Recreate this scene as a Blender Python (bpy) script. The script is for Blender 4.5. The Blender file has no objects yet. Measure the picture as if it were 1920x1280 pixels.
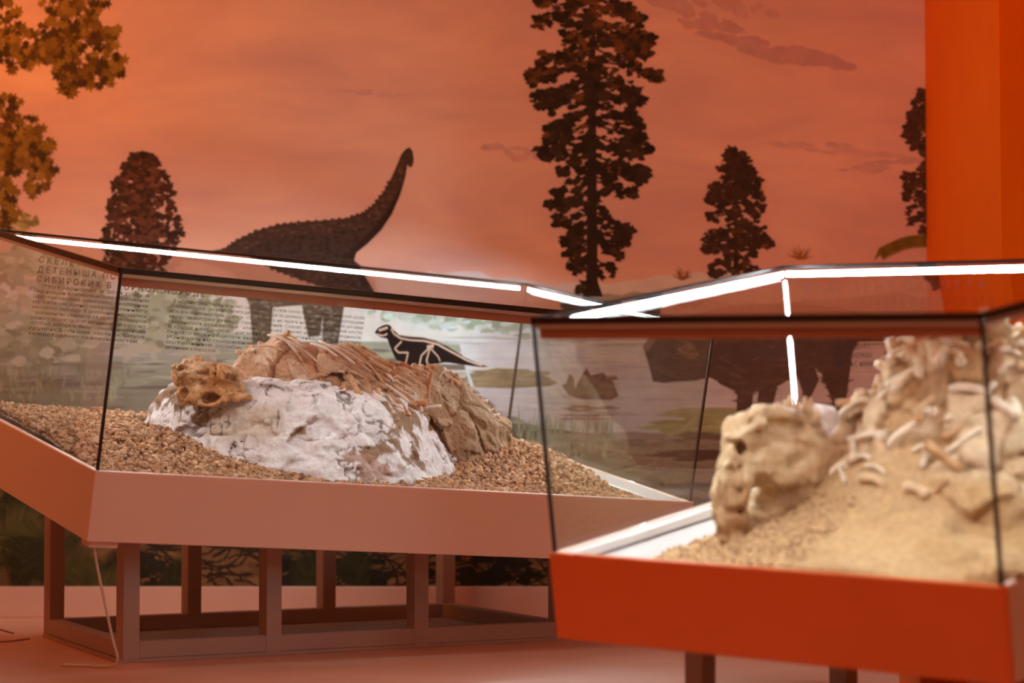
import bpy, math, random
import numpy as np
from mathutils import Vector, Matrix

# ------------------------------------------------------------------ camera, world, lights, exposure
scene = bpy.context.scene
CAM_H = 0.67263
PITCH = math.atan(210.0 / 4500.0)
cam_data = bpy.data.cameras.new('camera')
cam_data.sensor_width = 36.0
cam_data.lens = 4500.0 / 1920.0 * 36.0
cam_data.clip_start = 0.1
cam_data.dof.use_dof = True
cam_data.dof.focus_distance = 8.05
cam_data.dof.aperture_fstop = 1.7
cam = bpy.data.objects.new('camera', cam_data)
cam.location = (0, 0, CAM_H)
cam.rotation_euler = (math.pi / 2 + PITCH, 0, 0)
scene.collection.objects.link(cam)
scene.camera = cam

world = bpy.data.worlds.new('room_ambient')
scene.world = world
world.use_nodes = True
world.node_tree.nodes['Background'].inputs['Color'].default_value = (1.0, 0.26, 0.095, 1)
world.node_tree.nodes['Background'].inputs['Strength'].default_value = 0.21

def area_light(name, loc, target, size, power, color, spread=180):
    d = bpy.data.lights.new(name, 'AREA')
    d.shape = 'RECTANGLE'; d.size, d.size_y = size
    d.energy = power; d.color = color
    d.spread = math.radians(spread)
    o = bpy.data.objects.new(name, d)
    o.location = loc
    o.rotation_euler = (Vector(target) - Vector(loc)).to_track_quat('-Z', 'Y').to_euler()
    scene.collection.objects.link(o)
    return o

# wall washers above the mural, out of the picture
area_light('orange_wall_washer', (-3.4, 7.3, 3.3), (-1.6, 9.9, 1.9), (0.8, 0.5), 22, (1.0, 0.25, 0.06), 130)
area_light('orange_accent_spot', (-2.7, 8.9, 3.15), (-2.1, 9.9, 2.4), (0.3, 0.3), 6.5, (1.0, 0.27, 0.03), 140)
area_light('warm_wall_washer', (0.9, 7.4, 3.5), (1.2, 9.9, 1.8), (1.0, 0.4), 5.5, (1.0, 0.31, 0.145), 120)
area_light('warm_front_softbox', (-0.4, 2.6, 3.7), (0.0, 8.0, 0.6), (2.4, 1.2), 46, (1.0, 0.265, 0.10))  # added softbox replacing part of the room ambient, deepens shade under the cases

scene.view_settings.view_transform = 'Standard'
scene.view_settings.look = 'None'
scene.view_settings.exposure = 0.0
scene.view_settings.gamma = 1.0
scene.view_settings.use_curve_mapping = False
scene.cycles.transparent_max_bounces = 40
scene.cycles.max_bounces = 10
scene.cycles.glossy_bounces = 5

# ------------------------------------------------------------------ helpers
rng = np.random.default_rng(7)
random.seed(7)
C = scene.collection
MATS = {}

def nodes_of(m):
    m.use_nodes = True
    return m.node_tree.nodes, m.node_tree.links, m.node_tree.nodes['Principled BSDF']

def srgb(r, g, b):
    f = lambda c: (c / 255 / 12.92) if c / 255 <= 0.04045 else ((c / 255 + 0.055) / 1.055) ** 2.4
    return (f(r), f(g), f(b), 1.0)

def mat(name, col, rough=0.5, metal=0.0, noise=0.0, nscale=20.0, bump=0.0, bscale=60.0, spec=None):
    if name in MATS: return MATS[name]
    m = bpy.data.materials.new(name); MATS[name] = m
    n, l, p = nodes_of(m)
    p.inputs['Base Color'].default_value = (*col[:3], 1)
    p.inputs['Roughness'].default_value = rough
    p.inputs['Metallic'].default_value = metal
    if spec is not None: p.inputs['Specular IOR Level'].default_value = spec
    tc = n.new('ShaderNodeTexCoord')
    if noise > 0:
        t = n.new('ShaderNodeTexNoise'); t.inputs['Scale'].default_value = nscale; t.inputs['Detail'].default_value = 6
        l.new(tc.outputs['Object'], t.inputs['Vector'])
        r = n.new('ShaderNodeValToRGB')
        r.color_ramp.elements[0].position = 0.3; r.color_ramp.elements[1].position = 0.7
        r.color_ramp.elements[0].color = (*[c * (1 - noise) for c in col[:3]], 1)
        r.color_ramp.elements[1].color = (*[min(1, c * (1 + noise)) for c in col[:3]], 1)
        l.new(t.outputs['Fac'], r.inputs['Fac']); l.new(r.outputs['Color'], p.inputs['Base Color'])
    if bump > 0:
        t = n.new('ShaderNodeTexNoise'); t.inputs['Scale'].default_value = bscale; t.inputs['Detail'].default_value = 8
        l.new(tc.outputs['Object'], t.inputs['Vector'])
        b = n.new('ShaderNodeBump'); b.inputs['Strength'].default_value = bump; b.inputs['Distance'].default_value = 0.02
        l.new(t.outputs['Fac'], b.inputs['Height']); l.new(b.outputs['Normal'], p.inputs['Normal'])
    return m

def attr_mat(name, rough=0.8, bump=0.0, bscale=60.0, noise=0.0, nscale=40.0, spec=0.3):
    """colour comes from the mesh's own per-piece paint (attribute Col)"""
    if name in MATS: return MATS[name]
    m = bpy.data.materials.new(name); MATS[name] = m
    n, l, p = nodes_of(m)
    p.inputs['Roughness'].default_value = rough
    p.inputs['Specular IOR Level'].default_value = spec
    a = n.new('ShaderNodeAttribute'); a.attribute_name = 'Col'
    out = a.outputs['Color']
    tc = n.new('ShaderNodeTexCoord')
    if noise > 0:
        t = n.new('ShaderNodeTexNoise'); t.inputs['Scale'].default_value = nscale; t.inputs['Detail'].default_value = 8
        l.new(tc.outputs['Object'], t.inputs['Vector'])
        mr = n.new('ShaderNodeMapRange')
        mr.inputs['From Min'].default_value = 0.3; mr.inputs['From Max'].default_value = 0.7
        mr.inputs['To Min'].default_value = 1 - noise; mr.inputs['To Max'].default_value = 1 + noise
        l.new(t.outputs['Fac'], mr.inputs['Value'])
        mx = n.new('ShaderNodeVectorMath'); mx.operation = 'SCALE'
        l.new(out, mx.inputs[0]); l.new(mr.outputs['Result'], mx.inputs['Scale'])
        out = mx.outputs['Vector']
    l.new(out, p.inputs['Base Color'])
    if bump > 0:
        t = n.new('ShaderNodeTexNoise'); t.inputs['Scale'].default_value = bscale; t.inputs['Detail'].default_value = 10
        l.new(tc.outputs['Object'], t.inputs['Vector'])
        b = n.new('ShaderNodeBump'); b.inputs['Strength'].default_value = bump; b.inputs['Distance'].default_value = 0.015
        l.new(t.outputs['Fac'], b.inputs['Height']); l.new(b.outputs['Normal'], p.inputs['Normal'])
    return m

def glass_mat():
    m = bpy.data.materials.new('case_glass')
    m.use_nodes = True
    n, l = m.node_tree.nodes, m.node_tree.links
    n.remove(n['Principled BSDF'])
    out = n['Material Output']
    tr = n.new('ShaderNodeBsdfTransparent'); tr.inputs['Color'].default_value = (0.965, 0.985, 0.975, 1)
    gl = n.new('ShaderNodeBsdfGlossy'); gl.inputs['Roughness'].default_value = 0.0
    # thin slab: both faces' reflectance 2R/(1+R) is carried by the face the ray enters; leaving the slab adds none
    fr = n.new('ShaderNodeFresnel'); fr.inputs['IOR'].default_value = 1.42
    ge = n.new('ShaderNodeNewGeometry')
    def math_(op, x, y):
        q = n.new('ShaderNodeMath'); q.operation = op
        for k, val in enumerate((x, y)):
            if isinstance(val, (int, float)): q.inputs[k].default_value = val
            else: l.new(val, q.inputs[k])
        return q.outputs[0]
    F_ = fr.outputs['Fac']
    slab = math_('DIVIDE', math_('MULTIPLY', F_, 2.0), math_('ADD', F_, 1.0))
    fac = math_('MULTIPLY', slab, math_('SUBTRACT', 1.0, ge.outputs['Backfacing']))
    mx = n.new('ShaderNodeMixShader')
    l.new(fac, mx.inputs['Fac']); l.new(tr.outputs['BSDF'], mx.inputs[1]); l.new(gl.outputs['BSDF'], mx.inputs[2])
    l.new(mx.outputs['Shader'], out.inputs['Surface'])
    return m

def emit_mat(name, col, strength):
    m = bpy.data.materials.new(name); n, l, p = nodes_of(m)
    p.inputs['Base Color'].default_value = (0.8, 0.8, 0.8, 1)
    p.inputs['Emission Color'].default_value = (*col, 1)
    p.inputs['Emission Strength'].default_value = strength
    return m

def mesh_obj(name, verts, faces, material, parent=None, cols=None, fcols=None, smooth=False, origin=None):
    """verts in world space; origin = object location (defaults to parent's location)"""
    v = np.asarray(verts, dtype=np.float64).reshape(-1, 3)
    if origin is None:
        origin = np.array(parent_loc(parent)) if parent is not None else v.mean(0)
    origin = np.asarray(origin, dtype=float)
    me = bpy.data.meshes.new(name)
    me.from_pydata((v - origin).tolist(), [], [list(map(int, f)) for f in faces] if not isinstance(faces, np.ndarray) else faces.tolist())
    if cols is not None:
        a = me.color_attributes.new('Col', 'FLOAT_COLOR', 'POINT')
        c = np.ones((len(v), 4), dtype=np.float32); c[:, :3] = np.asarray(cols)[:, :3]
        a.data.foreach_set('color', c.ravel())
    if fcols is not None:
        a = me.color_attributes.new('Col', 'FLOAT_COLOR', 'CORNER')
        cnt = np.array([len(f) for f in faces])
        c = np.ones((cnt.sum(), 4), dtype=np.float32); c[:, :3] = np.repeat(np.asarray(fcols)[:, :3], cnt, axis=0)
        a.data.foreach_set('color', c.ravel())
    if smooth:
        me.polygons.foreach_set('use_smooth', np.ones(len(me.polygons), dtype=bool))
    if material is not None: me.materials.append(material)
    me.update()
    o = bpy.data.objects.new(name, me)
    C.objects.link(o)
    if parent is not None:
        o.parent = parent
        o.location = Vector(origin) - Vector(parent_loc(parent))
    else:
        o.location = origin
    return o

def parent_loc(p):
    l = Vector(p.location)
    while p.parent is not None:
        p = p.parent; l += p.location
    return l

def tag(o, label=None, cat=None, group=None, kind=None):
    if label: o['label'] = label
    if cat: o['category'] = cat
    if group: o['group'] = group
    if kind: o['kind'] = kind
    return o

def thing(name, loc, label, cat, group=None):
    o = bpy.data.objects.new(name, None); o.empty_display_size = 0.1
    o.location = loc; C.objects.link(o)
    return tag(o, label, cat, group)

BOXF = [(0, 3, 2, 1), (4, 5, 6, 7), (0, 1, 5, 4), (1, 2, 6, 5), (2, 3, 7, 6), (3, 0, 4, 7)]
def box_verts(a0, a1, b0, b1, c0, c1, T=None):
    v = [(a0, b0, c0), (a1, b0, c0), (a1, b1, c0), (a0, b1, c0), (a0, b0, c1), (a1, b0, c1), (a1, b1, c1), (a0, b1, c1)]
    return [T(*p) for p in v] if T else v

def bev_box(a0, a1, b0, b1, c0, c1, r, T=None):
    """box with chamfered edges (24 verts)"""
    r = min(r, abs(a1 - a0) * 0.45, abs(b1 - b0) * 0.45, abs(c1 - c0) * 0.45)
    vs = []; idx = {}
    lo = (a0, b0, c0); hi = (a1, b1, c1)
    for ix in (0, 1):
        for iy in (0, 1):
            for iz in (0, 1):
                s = (ix, iy, iz)
                for ax in range(3):
                    p = []
                    for k in range(3):
                        e = hi[k] if s[k] else lo[k]
                        if k != ax: e += -r if s[k] else r
                        p.append(e)
                    idx[(s, ax)] = len(vs); vs.append(p)
    f = []
    for ax in range(3):
        o1, o2 = (ax + 1) % 3, (ax + 2) % 3
        for sgn in (0, 1):
            q = []
            for (p1, p2) in ((0, 0), (1, 0), (1, 1), (0, 1)):
                s = [0, 0, 0]; s[ax] = sgn; s[o1] = p1; s[o2] = p2
                q.append(idx[(tuple(s), ax)])
            f.append(q if sgn else q[::-1])
    for ax in range(3):
        o1, o2 = (ax + 1) % 3, (ax + 2) % 3
        for p1 in (0, 1):
            for p2 in (0, 1):
                s0 = [0, 0, 0]; s0[o1] = p1; s0[o2] = p2; s1 = list(s0); s1[ax] = 1
                q = [idx[(tuple(s0), o1)], idx[(tuple(s1), o1)], idx[(tuple(s1), o2)], idx[(tuple(s0), o2)]]
                f.append(q if p1 == p2 else q[::-1])
    for k in range(8):
        s = (k >> 2 & 1, k >> 1 & 1, k & 1)
        q = [idx[(s, 0)], idx[(s, 1)], idx[(s, 2)]]
        f.append(q if (s[0] + s[1] + s[2]) % 2 else q[::-1])
    if T: vs = [T(*p) for p in vs]
    return vs, f

def box(name, lim, material, parent=None, T=None, r=0.003):
    v, f = bev_box(*lim, r, T)
    return mesh_obj(name, v, f, material, parent)

def tube(path, radii, seg=8, cap=True):
    path = [Vector(p) for p in path]
    n = len(path)
    if not hasattr(radii, '__len__'): radii = [radii] * n
    vs, fs = [], []
    up = Vector((0.13, 0.2, 1)).normalized()
    for i, p in enumerate(path):
        t = (path[min(i + 1, n - 1)] - path[max(i - 1, 0)]).normalized()
        s = t.cross(up)
        if s.length < 1e-3: s = t.cross(Vector((1, 0, 0)))
        s.normalize(); q = s.cross(t).normalized()
        for k in range(seg):
            a = 2 * math.pi * k / seg
            vs.append(p + (s * math.cos(a) + q * math.sin(a)) * radii[i])
    for i in range(n - 1):
        for k in range(seg):
            fs.append((i * seg + k, i * seg + (k + 1) % seg, (i + 1) * seg + (k + 1) % seg, (i + 1) * seg + k))
    if cap:
        fs.append(tuple(range(seg))[::-1]); fs.append(tuple((n - 1) * seg + k for k in range(seg)))
    return vs, fs

# ------------------------------------------------------------------ numpy noise and implicit surfaces
def vnoise(P, seed=0):
    I = np.floor(P).astype(np.int32); Fr = P - I; W = Fr * Fr * (3 - 2 * Fr)
    U = I.astype(np.uint32)
    hx = [(U[:, 0] + np.uint32(d)) * np.uint32(374761393) for d in (0, 1)]
    hy = [(U[:, 1] + np.uint32(d)) * np.uint32(668265263) for d in (0, 1)]
    hz = [(U[:, 2] + np.uint32(d)) * np.uint32(3266489917) + np.uint32(seed * 974711 + 77) for d in (0, 1)]
    def g(a, b, c):
        h = hx[a] ^ hy[b] ^ hz[c]
        h ^= h >> np.uint32(13); h *= np.uint32(1274126177); h ^= h >> np.uint32(16); h *= np.uint32(2246822519); h ^= h >> np.uint32(15)
        return (h >> np.uint32(8)).astype(np.float64) / float(0xFFFFFF)
    x, y, z = W[:, 0], W[:, 1], W[:, 2]
    L = lambda p, q, t: p + (q - p) * t
    r = L(L(L(g(0, 0, 0), g(1, 0, 0), x), L(g(0, 1, 0), g(1, 1, 0), x), y), L(L(g(0, 0, 1), g(1, 0, 1), x), L(g(0, 1, 1), g(1, 1, 1), x), y), z)
    return r * 2 - 1

def fbm(P, freq, octv=4, gain=0.5, seed=0):
    r = 0; a = 1.0; s = 0
    for k in range(octv):
        r = r + a * vnoise(P * freq + 17.3 * k, seed + k); s += a
        a *= gain; freq *= 2.03
    return r / s

def ridged(P, freq, octv=4, gain=0.5, seed=0):
    r = 0; a = 1.0; s = 0
    for k in range(octv):
        r = r + a * (1 - 2 * np.abs(vnoise(P * freq + 9.1 * k, seed + k))); s += a
        a *= gain; freq *= 2.03
    return r / s

def worley(P, freq, seed=0):
    Q = (P * freq).astype(np.float32); I = np.floor(Q).astype(np.int32); Fr = Q - I
    U = I.astype(np.uint32)
    f1 = np.full(len(Q), 9.0, np.float32); f2 = f1.copy(); idv = np.zeros(len(Q), np.uint32)
    hx = [(U[:, 0] + np.uint32((d + 2 ** 32) & 0xFFFFFFFF)) * np.uint32(374761393) for d in (-1, 0, 1)]
    hy = [(U[:, 1] + np.uint32((d + 2 ** 32) & 0xFFFFFFFF)) * np.uint32(668265263) for d in (-1, 0, 1)]
    hz = [(U[:, 2] + np.uint32((d + 2 ** 32) & 0xFFFFFFFF)) * np.uint32(3266489917) + np.uint32(seed * 974711) for d in (-1, 0, 1)]
    for a in range(3):
        for b in range(3):
            hxy = hx[a] ^ hy[b]
            for c in range(3):
                h = hxy ^ hz[c]
                h ^= h >> np.uint32(13); h *= np.uint32(1274126177); h ^= h >> np.uint32(16); h *= np.uint32(2246822519); h ^= h >> np.uint32(15)
                px = (a - 1) + (h & np.uint32(1023)) * np.float32(1 / 1023) - Fr[:, 0]
                py = (b - 1) + ((h >> np.uint32(10)) & np.uint32(1023)) * np.float32(1 / 1023) - Fr[:, 1]
                pz = (c - 1) + ((h >> np.uint32(20)) & np.uint32(1023)) * np.float32(1 / 1023) - Fr[:, 2]
                d = px * px + py * py + pz * pz
                m1 = d < f1
                f2 = np.where(m1, f1, np.minimum(f2, d)); idv = np.where(m1, h, idv); f1 = np.where(m1, d, f1)
    idf = ((idv * np.uint32(2654435761)) >> np.uint32(8)).astype(np.float64) / float(0xFFFFFF)
    return np.sqrt(f1).astype(np.float64), np.sqrt(f2).astype(np.float64), idf

def smax(a, b, k): 
    h = np.clip(0.5 + 0.5 * (a - b) / k, 0, 1)
    return b * (1 - h) + a * h + k * h * (1 - h)
def smin(a, b, k): return -smax(-a, -b, k)

def poly_sd(X, Y, poly):
    """signed distance to polygon, negative inside (2D arrays)"""
    d = np.full(X.shape, 1e9); ins = np.zeros(X.shape, bool)
    n = len(poly)
    for i in range(n):
        ax, ay = poly[i]; bx, by = poly[(i + 1) % n]
        ex, ey = bx - ax, by - ay
        t = np.clip(((X - ax) * ex + (Y - ay) * ey) / (ex * ex + ey * ey), 0, 1)
        d = np.minimum(d, (X - ax - t * ex) ** 2 + (Y - ay - t * ey) ** 2)
        c = ((ay <= Y) & (by > Y)) | ((by <= Y) & (ay > Y))
        with np.errstate(divide='ignore', invalid='ignore'):
            xi = ax + (Y - ay) / (by - ay) * ex if by != ay else np.full(X.shape, 1e9)
        ins ^= c & (X < xi)
    d = np.sqrt(d)
    return np.where(ins, -d, d)

def surface_nets(base, detail, lo, hi, h, band=0.07):
    """base(X,Y,Z)->field on the grid; detail(P)->displacement added near the surface"""
    lo = np.array(lo, float); hi = np.array(hi, float)
    n = np.ceil((hi - lo) / h).astype(int) + 1
    xs = [lo[k] + h * np.arange(n[k]) for k in range(3)]
    X, Y, Z = np.meshgrid(*xs, indexing='ij')
    f = base(X, Y, Z)
    if detail is not None:
        m = np.abs(f) < band
        P = np.stack([X[m], Y[m], Z[m]], 1)
        f[m] += detail(P)
    f[0] = f[-1] = 1e-3; f[:, 0] = f[:, -1] = 1e-3; f[:, :, 0] = f[:, :, -1] = 1e-3
    s = f < 0
    cs = np.zeros(tuple(n - 1), int)
    for a in (0, 1):
        for b in (0, 1):
            for c in (0, 1):
                cs += s[a:n[0] - 1 + a, b:n[1] - 1 + b, c:n[2] - 1 + c]
    act = (cs > 0) & (cs < 8)
    ids = -np.ones(act.shape, int); ai = np.argwhere(act); ids[act] = np.arange(len(ai))
    acc = np.zeros((len(ai), 3)); cnt = np.zeros(len(ai))
    corners = [(a, b, c) for a in (0, 1) for b in (0, 1) for c in (0, 1)]
    for c0 in corners:
        for ax in range(3):
            if c0[ax]: continue
            c1 = list(c0); c1[ax] = 1
            v0 = f[tuple((ai + c0).T)]; v1 = f[tuple((ai + c1).T)]
            cr = (v0 < 0) != (v1 < 0)
            t = np.where(cr, v0 / np.where(cr, v0 - v1, 1), 0)
            p = np.tile(np.array(c0, float), (len(ai), 1)); p[:, ax] += t
            acc += p * cr[:, None]; cnt += cr
    V = lo + h * (ai + acc / cnt[:, None])
    quads = []
    for ax in range(3):
        o1, o2 = (ax + 1) % 3, (ax + 2) % 3
        sl0 = [slice(0, n[k] - 1) if k == ax else slice(1, n[k] - 1) for k in range(3)]
        sl1 = list(sl0); sl1[ax] = slice(1, n[ax])
        A = s[tuple(sl0)]; B = s[tuple(sl1)]
        for flip, mk in ((False, A & ~B), (True, ~A & B)):
            e = np.argwhere(mk)
            if len(e) == 0: continue
            off = np.array([0 if k == ax else 1 for k in range(3)]); e = e + off
            d1 = np.zeros(3, int); d1[o1] = 1; d2 = np.zeros(3, int); d2[o2] = 1
            q = np.stack([ids[tuple((e - d1 - d2).T)], ids[tuple((e - d2).T)], ids[tuple(e.T)], ids[tuple((e - d1).T)]], 1)
            quads.append(q[:, ::-1] if flip else q)
    return V, np.concatenate(quads)

def capsule_sd(X, Y, Z, p, q, r0, r1):
    p = np.array(p, float); q = np.array(q, float); d = q - p
    t = np.clip(((X - p[0]) * d[0] + (Y - p[1]) * d[1] + (Z - p[2]) * d[2]) / (d @ d), 0, 1)
    return np.sqrt((X - p[0] - t * d[0]) ** 2 + (Y - p[1] - t * d[1]) ** 2 + (Z - p[2] - t * d[2]) ** 2) - (r0 + (r1 - r0) * t)

def ell_sd(X, Y, Z, c, r):
    k = np.sqrt(((X - c[0]) / r[0]) ** 2 + ((Y - c[1]) / r[1]) ** 2 + ((Z - c[2]) / r[2]) ** 2)
    return (k - 1) * min(r)

def mix(a, b, t): 
    t = np.clip(t, 0, 1)[:, None]
    return np.asarray(a) * (1 - t) + np.asarray(b) * t
def sstep(e0, e1, x):
    t = np.clip((x - e0) / (e1 - e0), 0, 1); return t * t * (3 - 2 * t)

# ------------------------------------------------------------------ setting: floor, walls, baseboard
WALL_Y = 9.91
WALL_X1 = 1.718          # where the mural meets the orange return wall
RETURN_Y = 8.42

M_floor = mat('floor_pale_screed', (0.72, 0.40, 0.27), 0.38, noise=0.06, nscale=3.0, bump=0.02, bscale=30)
M_base = mat('baseboard_paint', (0.72, 0.48, 0.37), 0.5, noise=0.03, nscale=6)
M_wall = mat('mural_wall_plaster', (0.5, 0.45, 0.43), 0.7, noise=0.03, nscale=4)
M_orange = mat('orange_wall_paint', (0.90, 0.18, 0.0), 0.6, noise=0.03, nscale=5, bump=0.02, bscale=200, spec=0.1)

def structure(name, lim, m, r=0.002):
    o = box(name, lim, m, None, None, r); tag(o, kind='structure'); return o
structure('floor', (-7, 7, -2, WALL_Y + 0.3, -0.1, 0.0), M_floor)
structure('wall_back', (-5.5, WALL_X1 + 0.2, WALL_Y + 0.012, WALL_Y + 0.25, 0.0, 4.2), M_wall)
structure('wall_right', (WALL_X1, 5.5, RETURN_Y, WALL_Y + 0.25, 0.0, 4.2), M_orange, 0.004)
structure('baseboard_back', (-5.5, WALL_X1, WALL_Y - 0.018, WALL_Y + 0.012, 0.0, 0.127), M_base, 0.003)

# ------------------------------------------------------------------ the mural: a flat print on the back wall
SX = WALL_Y / 4500.0
_ct, _st = math.cos(PITCH), math.sin(PITCH)
def wall_pt(x, y):
    """measured position (in the 1920x1280 survey grid of the photograph) on the mural's plane, metres"""
    dx = (x - 960) / 4500.0; dz = -(y - 640) / 4500.0
    ry = _ct - _st * dz
    return dx / ry * WALL_Y, CAM_H + (_st + _ct * dz) / ry * WALL_Y

class Paint:
    depth = np.zeros((700, 1000), np.int32)      # how many coats of ink already lie on each 4-unit cell
    def __init__(self): self.p = []
    def poly(self, pts, col, layer=0): self.p.append((layer, len(self.p), pts, tuple(col[:3])))
    def finish(self):
        self.v = []; self.f = []; self.c = []
        for (_, _, pts, col) in sorted(self.p, key=lambda q: q[:2]):
            xs = [p[0] for p in pts]; ys = [p[1] for p in pts]
            i0, i1 = int((min(xs) + 1200) // 4), int((max(xs) + 1200) // 4) + 1
            j0, j1 = int((min(ys) + 800) // 4), int((max(ys) + 800) // 4) + 1
            i0, j0 = max(i0, 0), max(j0, 0)
            sub = Paint.depth[j0:j1, i0:i1]
            d = int(sub.max()) + 1 if sub.size else 1
            if sub.size: sub[:] = d
            y = WALL_Y - 0.0005 - d * 0.00002
            i = len(self.v)
            for (px, py) in pts:
                X, Z = wall_pt(px, py); self.v.append((min(X, WALL_X1 - 0.001), y, Z))
            self.f.append(tuple(range(i, len(self.v)))); self.c.append(col)
    def blob(self, x, y, rx, ry, col, layer=0, n=9, jag=0.35, rot=0.0):
        pts = []
        for k in range(n):
            a = 2 * math.pi * k / n + random.uniform(-.2, .2)
            r = 1 + random.uniform(-jag, jag)
            u, w = rx * r * math.cos(a), ry * r * math.sin(a)
            pts.append((x + u * math.cos(rot) - w * math.sin(rot), y + u * math.sin(rot) + w * math.cos(rot)))
        self.poly(pts[::-1], col, layer)
    def stroke(self, x0, y0, x1, y1, w0, w1, col, layer=0):
        dx, dy = x1 - x0, y1 - y0; L = math.hypot(dx, dy) or 1; nx, ny = -dy / L, dx / L
        self.poly([(x0 + nx * w0, y0 + ny * w0), (x1 + nx * w1, y1 + ny * w1), (x1 - nx * w1, y1 - ny * w1), (x0 - nx * w0, y0 - ny * w0)], col, layer)
    def lens(self, x, y, L, t, col, layer=0, rot=0.0):
        c, s = math.cos(rot), math.sin(rot)
        P = [(-L, 0), (-L * .5, t * random.uniform(.6, 1)), (L * .4, t * random.uniform(.6, 1)), (L, random.uniform(-.3, .3) * t), (L * .5, -t * random.uniform(.6, 1)), (-L * .45, -t * random.uniform(.6, 1))]
        self.poly([(x + a * c - b * s, y + a * s + b * c) for a, b in P], col, layer)
    def build(self, name, parent, label=None):
        self.finish()
        o = mesh_obj(name, self.v, self.f, M_print, parent, fcols=self.c)
        if label: o['label'] = label
        return o

M_print = attr_mat('mural_print_ink', rough=0.6, noise=0.08, nscale=14, spec=0.25)

def sky_mat():
    m = bpy.data.materials.new('mural_print_sky'); MATS['sky'] = m
    n, l, p = nodes_of(m)
    p.inputs['Roughness'].default_value = 0.6; p.inputs['Specular IOR Level'].default_value = 0.25
    tc = n.new('ShaderNodeTexCoord'); mp = n.new('ShaderNodeMapping')
    mp.inputs['Scale'].default_value = (0.75, 1, 2.1)
    l.new(tc.outputs['Object'], mp.inputs['Vector'])
    t1 = n.new('ShaderNodeTexNoise'); t1.inputs['Scale'].default_value = 1.5; t1.inputs['Detail'].default_value = 7; t1.inputs['Roughness'].default_value = 0.55
    t1.inputs['Distortion'].default_value = 0.5
    l.new(mp.outputs['Vector'], t1.inputs['Vector'])
    r = n.new('ShaderNodeValToRGB')
    e = r.color_ramp.elements
    e[0].position = 0.33; e[0].color = (0.66, 0.50, 0.50, 1)
    e[1].position = 0.66; e[1].color = (0.86, 0.68, 0.58, 1)
    a = e.new(0.5); a.color = (0.76, 0.58, 0.52, 1)
    l.new(t1.outputs['Fac'], r.inputs['Fac']); l.new(r.outputs['Color'], p.inputs['Base Color'])
    return m

mural = thing('mural', (0, WALL_Y, 0.127), 'painted prehistoric landscape mural with dinosaurs and tall trees covering the back wall', 'mural')
v, f = bev_box(-5.5, WALL_X1, WALL_Y, WALL_Y + 0.012, 0.128, 4.15, 0.001)
tag(mesh_obj('painted_sky', v, f, sky_mat(), mural), 'hazy pinkish evening sky with streaky clouds')

R_ = random.uniform
def jit(c, a=0.12):
    k = 1 + R_(-a, a); return tuple(max(0.003, x * k * (1 + R_(-.04, .04))) for x in c[:3])

# clouds
def cloud(cx, cy, L, t, n, rot, col):
    P = Paint()
    for _ in range(n):
        u = R_(-1, 1); w = R_(-1, 1) * (1 - abs(u))
        P.blob(cx + u * L * math.cos(rot) - w * t * math.sin(rot), cy + u * L * math.sin(rot) + w * t * math.cos(rot), R_(.2, .4) * L * .6, R_(.3, .7) * t * .7, jit(col, .03), 0, 14, .25, rot)
    P.build('painted_cloud', mural)
cloud(1300, 25, 90, 24, 40, .35, (0.59, 0.43, 0.45))
cloud(1460, 95, 130, 20, 46, .22, (0.57, 0.41, 0.45))
cloud(1400, 15, 60, 18, 22, .2, (0.61, 0.44, 0.45))
cloud(970, 285, 60, 14, 24, .15, (0.63, 0.47, 0.49))
cloud(690, 175, 80, 8, 16, .05, (0.68, 0.52, 0.51))
cloud(1560, 280, 120, 12, 24, .1, (0.68, 0.52, 0.51))
cloud(1650, 310, 90, 12, 20, -.1, (0.65, 0.49, 0.49))

# far land, forest band and water
LAND = Paint()
for k, (y0, y1, col) in enumerate([(520, 640, (0.694, 0.800, 0.850)), (560, 700, (0.381, 0.483, 0.455)), (640, 760, (0.336, 0.369, 0.333)), (700, 900, (0.280, 0.312, 0.263)), (790, 1100, (0.157, 0.156, 0.123))]):
    top = [(x, y0 + 9 * math.sin(x * .013 + k * 2) + R_(-5, 5)) for x in range(-900, 1760, 24)]
    LAND.poly([(-900, 1112)] + [(1760, 1112)] + top[::-1] if False else top + [(1760, 1112), (-900, 1112)], col, k * .3 + 1)
for _ in range(900):
    y = R_(640, 1090); t = (y - 640) / 450
    col = random.choice([(0.426, 0.483, 0.420), (0.224, 0.241, 0.193), (0.336, 0.412, 0.280), (0.470, 0.497, 0.490), (0.168, 0.170, 0.140)])
    if y > 900: col = tuple(c * .55 for c in col)
    LAND.lens(R_(-500, 1740), y, R_(20, 90), R_(1.2, 4.5) * (1 + t), jit(col, .2), 3 + random.randint(0, 6) * .12, R_(-.06, .06))
LAND.build('painted_shore', mural, 'muted olive and brown shores')

W = Paint()
W.poly([(860, 640), (930, 622), (1100, 628), (1220, 640), (1400, 650), (1730, 645), (1740, 800), (1500, 795), (1330, 800), (1250, 815), (1100, 812), (1010, 800), (940, 770), (880, 720)], (0.672, 0.738, 0.850), 5)
W.poly([(660, 560), (760, 575), (900, 590), (900, 640), (700, 640), (560, 640), (420, 620), (400, 560), (520, 545)], (0.739, 0.800, 0.850), 4.6)
for _ in range(260):
    x, y = R_(880, 1720), R_(640, 800)
    W.lens(x, y, R_(20, 80), R_(.8, 3), jit(random.choice([(0.739, 0.800, 0.850), (0.582, 0.625, 0.735), (0.694, 0.738, 0.840), (0.800, 0.800, 0.850)]), .08), 5.3 + random.randint(0, 4) * .1)
for _ in range(70):
    W.lens(R_(880, 1250), R_(622, 650), R_(20, 70), R_(.8, 3), jit(random.choice([(0.784, 0.800, 0.850), (0.448, 0.511, 0.525), (0.616, 0.710, 0.787)]), .1), 5.8)
W.build('painted_river', mural, 'pale pinkish river')

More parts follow.
